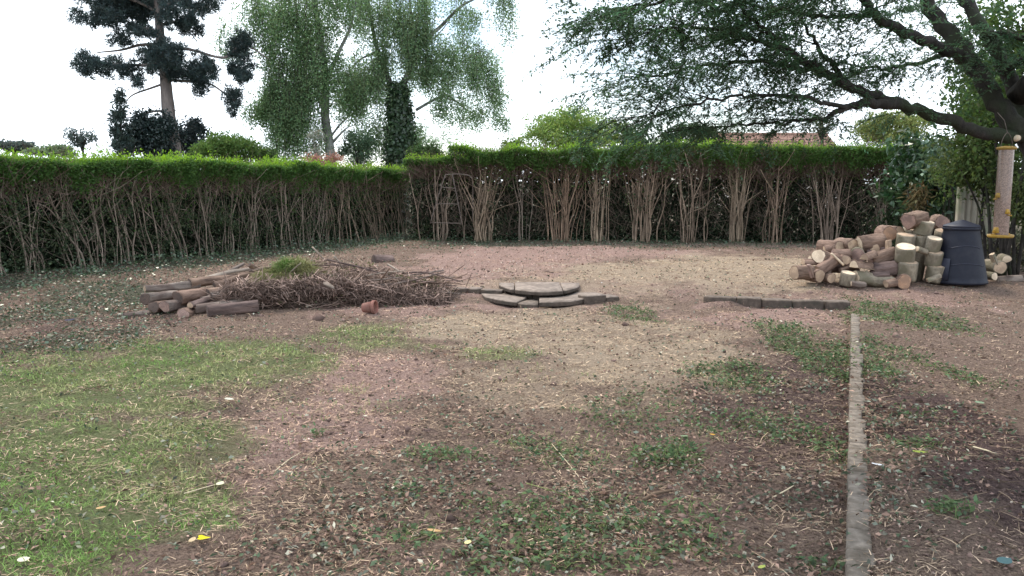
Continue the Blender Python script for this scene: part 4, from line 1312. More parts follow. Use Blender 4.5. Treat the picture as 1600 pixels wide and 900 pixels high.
stand('back log standing under the tipped squared log', 1424, 356, 396, 15, .72, cut=M_CUTTAN)
# right of the bin
face('round tan log end right of the compost bin', 1563, 418, 11, .25, .34, M_OLIVE, M_CUTTAN, -.1)
face('oval pale log end above the round one right of the bin', 1573, 405, 8, .32, .34, M_OLIVE, M_CUTPALE, .3, oval=.7)
lie('pale split wedge between the bin and the round log end', 1548, 398, 1556, 418, 6, .30, bark=M_OLIVE, cut=M_CUTPALE, shape='half')
face('small pale log end low right of the bin', 1554, 432, 6, .15, .3, M_OLIVE, M_CUTPALE, -.2)
lie('grey log lying in shade at the right of the bin', 1556, 438, 1596, 436, 7, .55, bark=M_GREYLOG, cut=M_CUTDARK)

# ------------------------------------------------------------------ compost bin
bc = G(1511, 441, .2)
BZ = float(terrain(bc[0], bc[1] + .3))
t = thing('compost_bin', 'dark navy plastic compost bin beside the wood pile', 'compost bin', (bc[0], bc[1] + .24, BZ - .01))
bs = (bc[1] + .24) / F
rb, rt_ = 41.0 * bs, 25.8 * bs


def lathe(name, prof, mat, parent, n=48, wob=None):
    V, Q = [], []
    for (r, z) in prof:
        for j in range(n):
            a = 2 * math.pi * j / n
            V.append([r * math.cos(a), r * math.sin(a), z])
    for i in range(len(prof) - 1):
        for j in range(n):
            Q.append([i * n + j, i * n + (j + 1) % n, (i + 1) * n + (j + 1) % n, (i + 1) * n + j])
    return build(name, V, Q, None, None, mat, parent, True)


HB = .78
lathe('body', [(rb * .98, .0), (rb * 1.02, .005), (rb * 1.02, .035), (rb * .985, .045), (rb * .965, .10)] +
      [(rb * .965 + (rt_ - rb * .965) * f, .10 + (HB - .14) * f) for f in np.linspace(.1, 1, 10)] + [(rt_ * 1.0, HB)], M_BIN, t)
lathe('rim', [(rt_ * 1.00, HB - .025), (rt_ * 1.045, HB - .02), (rt_ * 1.05, HB + .012), (rt_ * 1.0, HB + .018), (rt_ * .9, HB + .018)], M_BIN, t)
lathe('lid', [(rt_ * 1.0, HB + .012), (rt_ * 1.035, HB + .016), (rt_ * 1.035, HB + .034), (rt_ * 1.01, HB + .042), (rt_ * .80, HB + .062), (rt_ * .5, HB + .086), (rt_ * .28, HB + .106), (rt_ * .16, HB + .116), (rt_ * .05, HB + .120), (.0005, HB + .120)], M_BINLID, t)
for z0, dip in ((.50, .045), (.26, .035)):                # moulded arcs on the front
    g = Geo()
    pts = []
    for a in np.linspace(-R(145), -R(55), 15):
        z = z0 + dip * (1 - ((a + R(100)) / R(45)) ** 2)
        f = (z - .10) / (HB - .14)
        rr = rb * .965 + (rt_ - rb * .965) * f + .001
        pts.append([rr * math.cos(a), rr * math.sin(a), z])
    tube(g, pts, .0065, 6)
    g.out('moulded_arc', M_CHAR, t, True)
g = Geo()                                                   # sliding hatch low on the left side
for a0, a1, z0, z1 in ((R(192), R(222), .05, .36),):
    n = 6
    Vv, Qq = [], []
    for z in (z0, z0 + .02, z1 - .02, z1):
        f = max(0, (z - .10) / (HB - .14)); rr = rb * .965 + (rt_ - rb * .965) * f + (.004 if z in (z0, z1) else .022)
        for a in np.linspace(a0, a1, n): Vv.append([rr * math.cos(a), rr * math.sin(a), z])
    for i in range(3):
        for j in range(n - 1): Qq.append([i * n + j, i * n + j + 1, (i + 1) * n + j + 1, (i + 1) * n + j])
    g.add(Vv, Qq)
g.out('hatch', M_CHAR, t, False)

# ------------------------------------------------------------------ yew with the low branch
YT = 5.5
t = thing('yew_tree', 'dark spreading yew reaching in from the right with a long low branch', 'tree', (3.95, 5.7, .1)); org = np.array(t.location)
J = P(1604, 212, YT)


def limb(pts, r, name='limb', sides=9):
    g = Geo()
    sp = spline(pts, 6)
    sp[1:-1] += rng.normal(size=(len(sp) - 2, 3)) * .008
    tube(g, sp, r, sides, (1, 1, 1), .06)
    g.out(name, M_DARKBARK, t, True, org)
    return sp


limb([[3.98, 5.75, -.1], [3.85, 5.68, .7], [3.62, 5.58, 1.45], J + np.array([.04, .02, 0]), P(1606, 196, 5.55)], [.21, .16, .115, .08, .06], 'trunk', 12)
LIMBS = {
    'A': ([J + np.array([.12, .03, -.02]), P(1530, 205, 5.45), P(1460, 181, 5.35), P(1400, 161, 5.25), P(1340, 141, 5.15), P(1290, 114, 5.05), P(1245, 86, 4.95), P(1195, 45, 4.85), P(1150, 8, 4.75)], [.043, .039, .036, .032, .028, .023, .017, .011, .007]),
    'A2': ([P(1412, 164, 5.27), P(1360, 162, 5.1), P(1325, 167, 5.0), P(1295, 183, 4.95), P(1240, 190, 4.95), P(1150, 196, 5.0), P(1070, 206, 5.05)], [.032, .028, .02, .013, .009, .006, .003]),
    'B': ([P(1600, 212, 5.5), P(1558, 160, 5.6), P(1515, 95, 5.7), P(1478, 48, 5.8), P(1440, -10, 5.9), P(1390, -90, 6.0)], [.066, .060, .055, .051, .045, .034]),
    'C': ([P(1612, 205, 5.6), P(1580, 125, 5.75), P(1540, 52, 5.9), P(1500, -12, 6.05), P(1455, -100, 6.2)], [.055, .048, .043, .038, .028]),
    'D': ([P(1512, 92, 5.68), P(1460, 70, 5.45), P(1405, 47, 5.15), P(1368, 22, 4.95), P(1340, -14, 4.75), P(1290, -60, 4.5)], [.038, .034, .030, .026, .02, .014]),
    'E': ([P(1535, 56, 5.88), P(1572, 54, 5.75), P(1625, 62, 5.5)], [.03, .025, .018]),
    'F': ([P(1576, 120, 5.75), P(1590, 96, 5.6), P(1640, 100, 5.3)], [.02, .018, .012]),
    'G': ([P(1350, -5, 4.8), P(1260, -30, 4.5), P(1160, -30, 4.4), P(1060, -8, 4.35), P(970, 18, 4.35)], [.026, .02, .015, .009, .004]),
    'H': ([P(1290, 114, 5.05), P(1235, 106, 5.25), P(1180, 96, 5.35), P(1110, 100, 5.4), P(1040, 116, 5.4), P(975, 122, 5.4)], [.02, .016, .012, .009, .006, .003]),
    'I': ([P(1245, 86, 4.95), P(1180, 64, 4.8), P(1110, 44, 4.7), P(1040, 48, 4.65), P(975, 62, 4.6)], [.014, .012, .009, .006, .003]),
    'K': ([P(1325, 167, 5.0), P(1270, 155, 4.8), P(1200, 150, 4.7), P(1130, 152, 4.65), P(1050, 172, 4.6), P(1000, 190, 4.6)], [.014, .012, .009, .007, .004, .002]),
    'L': ([P(1500, 76, 5.75), P(1440, 95, 5.6), P(1380, 108, 5.5), P(1320, 100, 5.4)], [.018, .014, .01, .004]),
    'M': ([P(1330, 138, 5.1), P(1290, 90, 5.2), P(1262, 50, 5.3), P(1240, 0, 5.4)], [.018, .014, .01, .006]),
    'N': ([P(1368, 22, 4.95), P(1310, 26, 5.0), P(1250, 22, 5.1), P(1190, 10, 5.1), P(1120, 4, 5.1), P(1030, 2, 5.0)], [.016, .014, .01, .008, .005, .003]),
    'O': ([P(1440, -10, 5.9), P(1340, -70, 5.2), P(1240, -120, 4.4), P(1130, -160, 3.6)], [.05, .04, .03, .015]),
    'Q': ([P(1455, -100, 6.2), P(1500, -300, 5.0), P(1450, -700, 3.6), P(1250, -1100, 2.6)], [.05, .04, .03, .015]),
    'S': ([P(1590, 150, 5.6), P(1750, 0, 4.8), P(1900, -300, 3.6), P(1800, -800, 2.6)], [.07, .05, .035, .015]),
}
SP = {k: (limb(*v, sides=8 if v[1][0] < .04 else 11), v[1]) for k, v in LIMBS.items()}
# pale stub where a bough was sawn off
g = Geo(); st0 = P(1597, 215, 5.40)
tube(g, [st0 + np.array([.0, .10, 0]), st0 + np.array([.0, .04, 0])], [.026, .018], 10, cap=True); g.out('sawn_stub', M_CUTPALE, t, True, org)

tw = Geo(); lf = Geo()
DENS = {'A': (40, .2), 'A2': (26, .3), 'B': (12, .2), 'C': (12, .2), 'D': (30, .15), 'E': (10, .2), 'F': (8, .2), 'G': (38, .05), 'H': (32, .12), 'I': (32, .1), 'K': (30, .12), 'L': (24, .12), 'M': (20, .15), 'N': (34, .1), 'O': (34, .1), 'Q': (38, .1), 'S': (38, .1)}
for key, (n, start) in DENS.items():
    sp, rr = SP[key]
    hidden = key in 'OQS'
    for _ in range(n):
        f = start + (1 - start) * rng.uniform() ** .8
        i = min(int(f * (len(sp) - 1)), len(sp) - 2)
        a = sp[i] + (sp[i + 1] - sp[i]) * rng.uniform()
        along = unit(sp[i + 1] - sp[i])
        sd = unit(np.array([rng.normal(), rng.normal() * .9, rng.normal() * .55]) - .0)
        d = unit(along * rng.uniform(.4, 1.1) + sd * .9 + np.array([-.12, 0, -.08]))
        d[2] = max(d[2], -.10)
        L = rng.uniform(.22, .58) * (1.7 if hidden else 1)
        m = a + d * L * .5 + rng.normal(size=3) * .03
        b = a + d * L + np.array([0, 0, -.16 * L - rng.uniform(0, .05)])
        sticks(tw, a[None], m[None], b[None], rng.uniform(.002, .0042), np.array([[.045, .038, .032]]), .4)
        k = int(L * (34 if not hidden else 20))
        q = rng.uniform(.12, 1, k)
        base_ = np.where((q < .5)[:, None], a + (m - a) * (q * 2)[:, None], m + (b - m) * (q * 2 - 1)[:, None])
        dd = unit(d * .8 + rng.normal(size=(k, 3)) * np.array([.65, .65, .30]) + np.array([0, 0, -.34]))
        ll = rng.uniform(.09, .24, k) * (1.25 - .5 * q)
        tip = base_ + dd * ll[:, None] + np.array([0, 0, -.03])
        slivers(tw, base_, tip, .0011, np.array([[.05, .055, .03]]), .5)
        mm = np.maximum((ll / (.0085 if not hidden else .018)).astype(int), 1)
        ix = np.repeat(np.arange(k), mm); N_ = len(ix)
        hq = rng.uniform(.08, 1, N_)[:, None]
        pp = base_[ix] + (tip - base_)[ix] * hq + np.array([0, 0, .008]) * np.sin(hq * 3.14)
        sdv = unit(np.cross(dd, [0, 0, 1.0]) + rng.normal(size=(k, 3)) * .35)[ix]
        sg = np.where(rng.uniform(size=N_) < .5, -1, 1)[:, None]
        ax = unit(dd[ix] * .6 + sdv * sg + rng.normal(size=(N_, 3)) * .22)
        leaves(lf, pp, ax, np.tile([0, 0, 1.0], (N_, 1)) + rng.normal(size=(N_, 3)) * .3, rng.uniform(.018, .034, N_) * (1 if not hidden else 1.7), .0095 if not hidden else .016,
               leaf_cols(N_, (.07, .125, .07), .3) * rng.uniform(.7, 1.35), .04)
tag(tw.out('twigs', M_TWIG, t, False, org), kind='stuff')
lf.out('crown', M_YEW, t, False, org)

# ------------------------------------------------------------------ bird feeder
FYD = 5.1
ft, fb = P(1571, 230, FYD), P(1563, 370, FYD)
t = thing('bird_feeder', 'tall seed-filled tube bird feeder with yellow cap and tray under the low branch', 'bird feeder', (fb[0], FYD, fb[2]))
H = float(ft[2] - fb[2]); rf = 11 * FYD / F
lathe('tube', [(rf, .01), (rf, H - .01)], M_SEED, t, 24)
lathe('cap', [(.001, H + .008), (rf * .7, H + .006), (rf * 1.3, H), (rf * 1.32, H - .010), (rf * 1.0, H - .016)], M_YELLOW, t, 24)
lathe('tray', [(.001, -.004), (rf * 1.6, -.004), (rf * 1.7, .002), (rf * 1.7, .014), (rf * 1.55, .012), (rf * 1.02, .010)], M_YELLOW, t, 24)
for (ang, z, s_) in ((R(205), .03, .85), (R(200), H * .45, .7), (R(-80), H * .27, .7), (R(20), .03, .6)):
    o = np.array([math.cos(ang), math.sin(ang), 0]); sdv = np.array([-o[1], o[0], 0])
    c = o * rf + np.array([0, 0, z])
    hw, hh, dp = .020 * s_, .034 * s_, .016 * s_
    V = [c - sdv * hw - o * .01 + [0, 0, -hh * .2], c + sdv * hw - o * .01 + [0, 0, -hh * .2], c + sdv * hw * .8 - o * .01 + [0, 0, hh], c - sdv * hw * .8 - o * .01 + [0, 0, hh],
         c - sdv * hw + o * dp + [0, 0, -hh * .2], c + sdv * hw + o * dp + [0, 0, -hh * .2], c + sdv * hw * .6 + o * dp * .4 + [0, 0, hh * .95], c - sdv * hw * .6 + o * dp * .4 + [0, 0, hh * .95]]
    port = build('port', V, [[4, 5, 6, 7], [0, 4, 7, 3], [5, 1, 2, 6], [7, 6, 2, 3], [0, 1, 5, 4]], None, None, M_YELLOW, t)
    g = Geo(); tube(g, [c + o * .005 + [0, 0, -.012], c + o * .05 * s_ + [0, 0, -.014]], .004, 6); g.out('perch', M_YELLOW, port, True)
g = Geo()
tube(g, spline([[-rf * .9, 0, H - .005], [-rf * .6, 0, H + .05], [0, 0, H + .085], [rf * .6, 0, H + .05], [rf * .9, 0, H - .005]], 4), .0022, 5)
tube(g, [[0, 0, H + .08], [.01, .06, H + .16], [.0, .12, H + .21]], .0025, 5)
g.out('hanger', M_METAL, t, True)

# ------------------------------------------------------------------ left heap of old logs and brush
LG = 'old logs and boughs of the left heap'


def LW(px, py, dy=0.0): return P(px, py, 10.35 + dy)


def llog(label, x0, y0, x1, y1, rpx, dy0=0.0, dy1=0.0, bark=M_GREYLOG, cut=M_CUTDARK, r2=None, name='log', **k):
    a, b = LW(x0, y0, dy0), LW(x1, y1, dy1)
    s = 10.5 / F
    return log(label, (a + b) / 2, b - a, float(np.linalg.norm(b - a)), rpx * s, bark, cut, LG, r2=(r2 * s if r2 else None), name=name, wob=.09, **k)


llog('thick old log with a dark sawn end at the left of the heap', 227, 467, 272, 462, 9.5, 0, .5, M_GREYLOG, M_CUTDARK)
llog('dark red-brown log end under the thick old log', 240, 480, 275, 476, 9, -.05, .45, M_REDBARK, M_CUTDARK)
llog('old log with a pale brown round end, front left of the heap', 257, 479, 290, 474, 8.5, -.15, .4, M_GREYLOG, M_CUTPINK)
llog('log with a greenish end and reddish split top in the heap middle', 278, 466, 326, 459, 11, .15, .7, M_REDBARK, M_CUTDARK)
llog('dark slim log with a small pale end pointing at us', 297, 477, 350, 461, 5, -.1, .8, M_PURPLELOG, M_CUTTAN, r2=7)
llog('large purple-brown log lying along the front right of the heap', 324, 487, 404, 478, 9.5, -.25, -.05, M_PURPLELOG, M_CUTDARK)
llog('pale grey weathered log behind the front purple-brown log', 306, 483, 380, 473, 8, -.1, .2, M_GREYLOG, M_CUTDARK)
llog('short red-brown stump facing us at the bottom of the heap', 286, 491, 310, 485, 9, -.28, .3, M_REDBARK, M_CUTPINK)
llog('half-buried grey log on the ground left of the heap', 193, 494, 232, 489, 5, -.3, -.1, M_GREYLOG, M_CUTDARK)
llog('pale barked bough across the top left of the heap', 226, 451, 312, 443, 5, .3, .8, M_GREYLOG, M_CUTTAN, r2=7.5, bend=.03)
llog('rough brown log on top of the heap behind the pale bough', 296, 443, 372, 433, 8, .7, 1.2, M_BROWN, M_CUTDARK, r2=6)
llog('brown log in the middle of the heap pointing back right', 325, 458, 400, 446, 8, .5, 1.1, M_BROWN, M_CUTDARK)
llog('grey bough in the heap above the purple-brown log', 315, 470, 392, 456, 6, .3, .9, M_GREYLOG, M_CUTDARK)
llog('brown bough sloping up to the grass clump', 335, 446, 400, 424, 6, .8, 1.3, M_BROWN, M_CUTDARK, r2=4)
llog('pale stripped branch end at the top of the heap', 352, 428, 381, 412, 3.4, 1.1, 1.5, M_GREYLOG, M_CUTTAN, r2=2.6, name='branch')
llog('short dark stub at the top of the heap left of the grass clump', 390, 413, 402, 422, 4, 1.2, 1.3, M_BROWN, M_CUTDARK, name='branch')
llog('curved stick lying across the grass clump', 412, 433, 461, 416, 2.6, .8, 1.1, M_GREYLOG, M_CUTTAN, r2=2.0, name='branch', bend=-.04)

llog('long grey-brown bough joining the log heap to the brush heap', 330, 462, 440, 450, 5, .3, .8, M_GREYLOG, M_CUTDARK, r2=4, bend=.03)
llog('crooked brown bough lying over the back of the log heap', 262, 447, 352, 436, 5.5, .7, 1.2, M_BROWN, M_CUTDARK, r2=4, bend=-.04)
llog('bent grey branch on top between the logs and the grass clump', 318, 437, 398, 420, 3.6, .9, 1.3, M_PALESTICK, M_CUTTAN, r2=2.6, name='branch', bend=.05)
# the brush heap itself
hp0, hp1 = LW(372, 455, .75), LW(706, 452, 1.1)
bt = thing('brush_heap', 'long heap of dead twigs, stalks and dry cuttings left of the steps', 'brush heap', (*((hp0 + hp1) / 2)[:2], .05)); borg = np.array(bt.location)


def heap_h(x, y, grow=1.0):
    """height of the brush above the ground"""
    c = hp0[:2] + (hp1[:2] - hp0[:2]) * .5
    f = np.clip((x - hp0[0]) / (hp1[0] - hp0[0]), 0, 1)
    yc = hp0[1] + (hp1[1] - hp0[1]) * f + .25
    ht = np.interp(f, [0, .15, .32, .5, .7, .9, 1], [.24, .33, .36, .35, .30, .20, .07])
    d = np.clip(np.abs(y - yc) / (.95 - .45 * f) * grow, 0, 1)
    return ht * (1 - d ** np.where(y < yc, 4.5, 2.2)) * (.35 + 1.35 * fbm2(x * 3.0, y * 3.0, 88, 4)) * smooth(-.02, .05, f) * (1 - smooth(.97, 1.02, f))


hx = np.linspace(hp0[0] - .1, hp1[0] + .1, 90); hyy = np.linspace(hp0[1] - 1.0, hp1[1] + 1.6, 50)
HX, HY = np.meshgrid(hx, hyy)
hh = heap_h(HX, HY, 1.22)
HZ = np.where(hh > .01, terrain(HX, HY) + hh * .80, terrain(HX, HY) - .06)
hi = np.arange(HX.size).reshape(HX.shape)
HQ = np.stack([hi[:-1, :-1], hi[:-1, 1:], hi[1:, 1:], hi[1:, :-1]], -1).reshape(-1, 4)
m_core = plain_mat('matted_dead_stalks', (.11, .078, .062), .95, .1, .5, 30, 1.0, (.055, .042, .036))
build('matted_core', np.stack([HX, HY, HZ], -1).reshape(-1, 3) - borg, HQ, None, None, m_core, bt, True)
g = Geo()
n = 5200
x = rng.uniform(hp0[0] - .1, hp1[0] + .25, n); y = rng.uniform(hp0[1] - .7, hp1[1] + 1.3, n)
h = heap_h(x, y)
kp = h > .03
x, y, h = x[kp], y[kp], h[kp]; n = len(x)
a = np.stack([x, y, terrain(x, y) + h * rng.uniform(.55, 1.05, n)], 1)
d = unit(np.stack([rng.normal(.5, .8, n), rng.normal(-.1, .6, n), rng.normal(.05, .4, n)], 1))
L = (rng.uniform(.08, .32, n) * np.where(rng.uniform(size=n) < .12, 2.6, 1))[:, None]
sticks(g, a - d * L / 2, a + rng.normal(size=(n, 3)) * .015, a + d * L / 2, rng.uniform(.002, .0075, n),
       np.array([.27, .19, .155]) * np.clip(rng.lognormal(-.15, .65, (n, 1)), .2, 2.4), .5)
n = 2600                                                   # ends and loops sticking out of the front
f = rng.uniform(0, 1, n)
x = hp0[0] + (hp1[0] - hp0[0]) * f
y = hp0[1] + (hp1[1] - hp0[1]) * f + .25 - (.95 - .45 * f) * rng.uniform(.78, 1.04, n)
a = np.stack([x, y, terrain(x, y) + rng.uniform(0, 1, n) * 0 + (np.interp(f, [0, .12, .5, .62, 1], [.2, .5, .5, .05, 0]) * .95 + rng.uniform(0, 1, n) * (1 - np.interp(f, [0, .12, .5, .62, 1], [.2, .5, .5, .05, 0]))) * np.interp(f, [0, .5, 1], [.34, .40, .06])], 1)
d = unit(np.stack([rng.normal(.3, .8, n), rng.normal(-.5, .5, n), rng.normal(-.1, .45, n)], 1))
L = rng.uniform(.06, .30, n)[:, None]
sticks(g, a - d * L * .7, a, a + d * L * .3 - np.array([0, 0, .2]) * L, rng.uniform(.002, .007, n), np.array([.25, .18, .15]) * np.clip(rng.lognormal(-.3, .7, (n, 1)), .15, 2.4), .5)
o = g.out('twigs', M_TWIG, bt, False, borg); tag(o, kind='stuff')
g = Geo()
n = 9000
x = rng.uniform(hp0[0], hp1[0], n); y = rng.uniform(hp0[1] - .6, hp1[1] + 1.0, n); h = heap_h(x, y); kp = h > .05
x, y, h = x[kp], y[kp], h[kp]; n = len(x)
a = np.stack([x, y, terrain(x, y) + h * .9 + .01], 1)
d = unit(np.stack([rng.normal(.3, 1, n), rng.normal(-.2, .8, n), rng.normal(.05, .3, n)], 1))
blades(g, a, d, rng.uniform(.06, .2, n), rng.uniform(.003, .007, n), np.array([.36, .265, .21]) * np.clip(rng.lognormal(-.2, .6, (n, 1)), .2, 1.9), .2)
o = g.out('dry_stalks', M_DRY, bt, False, borg); tag(o, kind='stuff')

for k in range(34):                                        # stouter boughs lying through the brush
    f = rng.uniform(.0, 1.0)
    x = hp0[0] + (hp1[0] - hp0[0]) * f
    y = hp0[1] + (hp1[1] - hp0[1]) * f + .25 + rng.uniform(-.75, .5) * (.95 - .45 * f)
    z = float(terrain(x, y) + heap_h(x, y)) + rng.uniform(-.03, .06)
    d = unit(np.array([rng.normal(.9, .5), rng.normal(-.1, .45), rng.normal(-.02, .16)])) * rng.uniform(.25, .6)
    c0 = np.array([x, y, z]); a, b = c0 - d, c0 + d
    a[2] = max(a[2], float(terrain(a[0], a[1])) + .01); b[2] = max(b[2], float(terrain(b[0], b[1])) + .01)
    r = rng.uniform(.006, .019)
    g = Geo(); tube(g, spline([a, c0 + rng.normal(size=3) * .03, b], 4), [r, r * .8, r * .4], 6, (1, 1, 1), .1)
    g.out('bough', [M_GREYLOG, M_BROWN, M_PALESTICK, M_PURPLELOG][k % 4], bt, True, borg)
g = Geo()
n = 2600
x = rng.uniform(hp0[0], hp1[0], n); y = rng.uniform(hp0[1] - .7, hp1[1] + 1.0, n); h = heap_h(x, y)
kp = (h > .04) & (fbm2(x * 2.2, y * 2.2, 120, 3) > .5)
x, y, h = x[kp], y[kp], h[kp]; n = len(x)
leaves(g, np.stack([x, y, terrain(x, y) + h + .01], 1), rand_dir(n), rand_dir(n), rng.uniform(.025, .06, n), rng.uniform(.015, .03, n), leaf_cols(n, (.13, .135, .07), .5), .1)
o = g.out('cut_leaves', M_LITTER, bt, False, borg); tag(o, kind='stuff')

# cut grass dumped on top
g = Geo()
gc = LW(450, 420, .95)
n = 5200
th = rng.uniform(0, 6.28, n); rr_ = np.sqrt(rng.uniform(0, 1, n))
x = gc[0] + np.cos(th) * rr_ * .40; y = gc[1] + np.sin(th) * rr_ * .40 - .05
z = terrain(x, y) + heap_h(x, y) * .95 + .02 + .12 * (1 - rr_ ** 2)
d = unit(np.stack([rng.normal(0, .9, n), rng.normal(-.5, .7, n), rng.normal(.15, .5, n)], 1))
mixg = smooth(.1, .6, rr_ * 1.1 + rng.normal(0, .15, n))[:, None]
cc = (np.array([.12, .225, .055]) * (1 - mixg) + np.array([.27, .265, .13]) * mixg) * rng.uniform(.6, 1.3, (n, 1))
blades(g, np.stack([x, y, z], 1), d, rng.uniform(.08, .2, n), rng.uniform(.004, .008, n), cc, .5)
o = g.out('grass_clump', M_LITTER); tag(o, 'clump of cut green grass lying on top of the brush heap', 'grass clump')

BR = [('pale stick poking up from the middle of the brush heap', 521, 400, .62, 536, 421, .42, 1.8), ('pale bare stalk standing out behind the grass clump', 488, 386, .70, 512, 412, .45, 1.5),
      ('long thin stick sloping right off the brush heap', 606, 413, .42, 634, 430, .30, 1.8), ('forked grey stick at the right end of the brush heap', 632, 428, .30, 678, 450, .12, 2.6),
      ('stout pale stick leaning at the right end of the brush heap', 638, 434, .28, 668, 447, .14, 3.0), ('dark bough stretching right from the brush heap to the kerb stones', 655, 432, .22, 722, 434, .18, 2.6),
      ('twig rising at an angle beyond the dark bough', 700, 440, .16, 730, 428, .24, 1.5), ('upright broken stake at the right end of the heap', 664, 465, .05, 670, 447, .20, 1.6),
      ('flat grey root at the right end of the heap beside the kerb stones', 674, 450, .17, 704, 458, .10, 5.0), ('short pale stick lying right of the flower pot', 592, 464, .06, 613, 464, .05, 2.4),
      ('pale stick across the dark hollow of the heap', 436, 463, .16, 458, 448, .30, 1.6), ('thin stick on the ground before the heap', 478, 479, .04, 512, 474, .05, 1.4),
      ('thick bark strip bridging the hollow of the heap', 592, 437, .30, 618, 458, .10, 2.6), ('long dead stalk arching over the right of the heap', 600, 430, .36, 640, 452, .12, 1.6),
      ('weathered branch lying on the back of the heap left of its peak', 418, 440, .30, 470, 432, .38, 2.4), ('dark branch sticking out of the front of the heap', 540, 452, .20, 575, 447, .26, 2.6)]
for lab, x0, y0, z0, x1, y1, z1, rp in BR:
    a, b = G(x0, y0, z0), G(x1, y1, z1)
    if abs(a[1] - b[1]) > .9: b = P(x1, y1, a[1] + .3 * np.sign(b[1] - a[1]))
    log(lab, (a + b) / 2, b - a, float(np.linalg.norm(b - a)), rp * 10.8 / F, M_BROWN if 'dark' in lab else M_PALESTICK, M_CUTTAN, LG, r2=rp * .55 * 10.8 / F, name='branch', sides=7, bend=rng.uniform(-.06, .06))

# slate piece on the heap
g = Geo()
c = LW(514, 446, .12); u_ = unit(LW(525, 452, 0) - LW(506, 443, .1))
wv_ = np.array([0, .5, .35]); wv_ = unit(wv_)
V = np.array([c - u_ * .10 - wv_ * .01, c - u_ * .07 - wv_ * .035, c + u_ * .10 - wv_ * .03, c + u_ * .08 + wv_ * .02, c - u_ * .04 + wv_ * .045])
nrm_ = np.cross(u_, wv_) * .012
g.add(np.vstack([V, V + nrm_]), [[i, (i + 1) % 5, 5 + (i + 1) % 5, 5 + i] for i in range(5)], [[5, 6, 7], [5, 7, 8], [5, 8, 9], [0, 2, 1], [0, 3, 2], [0, 4, 3]])
tag(g.out('slate_piece', M_STONE), 'small pale broken slate lying on the front of the brush heap', 'slate')

# terracotta pot on its side
pc = LW(577, 461, .0)
pz = float(terrain(pc[0], pc[1]))
t = thing('flower_pot', 'terracotta flower pot lying on its side before the brush heap', 'flower pot', (pc[0], pc[1], pz + .072))
t.rotation_euler = (0, R(86), R(-12)); t.scale = (.86, .86, .86)
lathe('pot', [(.001, -.095), (.062, -.10), (.066, -.095), (.088, .055), (.080, .055), (.060, -.085), (.001, -.085)], M_POT, t, 28)
lathe('rim', [(.0885, .050), (.100, .050), (.103, .095), (.094, .098), (.082, .09), (.080, .052)], M_POT, t, 28)

# old stump behind the brush heap
llog('mossy half-rotten stump behind the brush heap below the left hedge', 584, 406, 614, 407, 12, 5.0, 5.2, M_PURPLELOG, M_CUTDARK, name='stump')

# ------------------------------------------------------------------ ground cover
def scatter(n, y0=2.3, y1=22.0, pw=1.0, margin=1.3):
    """points over the garden floor, thinning out with distance"""
    t_ = rng.uniform(0, 1, n)
    if abs(pw - 2) < 1e-6:
        y = y0 * (y1 / y0) ** t_
    else:
        e = 2 - pw
        y = (y0 ** e + t_ * (y1 ** e - y0 ** e)) ** (1 / e)
    x = rng.uniform(-1, 1, n) * (y * .63 + margin)
    ok = (hedge_dist_left(x, y) > -.4)
    on_steps = (np.abs(x - lo[0]) < lw * 1.0) & (y > lo[1] - .05) & (y < yb + .02)
    s_ = side(x, y)
    on_kerb = (s_ > -.004) & (s_ < .075 + .03 * noise2(x * 3, y * 3, 90)) & (y < KL1[1]) & (rng.uniform(0, 1, len(x)) < .85)
    return x[ok & ~on_steps & ~on_kerb], y[ok & ~on_steps & ~on_kerb]


def surf(x, y):
    s_ = side(x, y)
    return np.where((s_ > -.004) & (s_ < .09) & (y < KL1[1]), .1, terrain(x, y))


def flat_dirs(n, tilt=.25):
    a = rng.uniform(0, 2 * math.pi, n)
    return unit(np.stack([np.cos(a), np.sin(a), rng.normal(0, tilt, n)], 1))


UP = np.array([0, 0, 1.0])
SCALE = lambda y: np.clip(.75 + y * .055, .9, 1.7)      # bigger scraps far off, where single small ones blur together


def zone_pts(n, which, pw=2.0, y1=13.0, floor=0.0, thr=.45, nscale=5.0, seed=0):
    x, y = scatter(n, 2.3, y1, pw)
    z_ = zones_at(x, y)
    w = which(*z_)
    brk = fbm2(x * nscale, y * nscale, 300 + seed, 3)
    keep = rng.uniform(0, 1, len(x)) < np.clip(floor + w * smooth(thr - .22, thr + .15, brk + w * .12), 0, 1)
    return x[keep], y[keep], [q[keep] for q in z_]


# mown grass
g = Geo()
x, y, zz = zone_pts(210000, lambda gr, we, pa, da, pi, iv: np.clip(gr * 1.25 - da * .4, 0, 1), 1.8, 12.5, 0, .53, 2.8, 1)
n = len(x)
p = np.stack([x, y, surf(x, y) - .004], 1)
d = unit(np.stack([rng.normal(0, .75, n), rng.normal(0, .75, n), rng.uniform(.25, 1.1, n)], 1))
dry = np.clip(fbm2(x * 1.6, y * 1.6, 410, 3) * 1.8 - .56 + rng.normal(0, .16, n) + .35 * smooth(500, 620, 0), 0, 1)[:, None]
cc = (np.array([.17, .285, .078]) * (1 - dry) + np.array([.44, .39, .21]) * dry) * rng.uniform(.5, 1.35, (n, 1))
blades(g, p, d, rng.uniform(.03, .075, n) * SCALE(y), rng.uniform(.0025, .0046, n) * SCALE(y), cc, .45)
tag(g.out('lawn_grass', M_LITTER), 'short green and straw-coloured lawn grass', 'grass', kind='stuff')

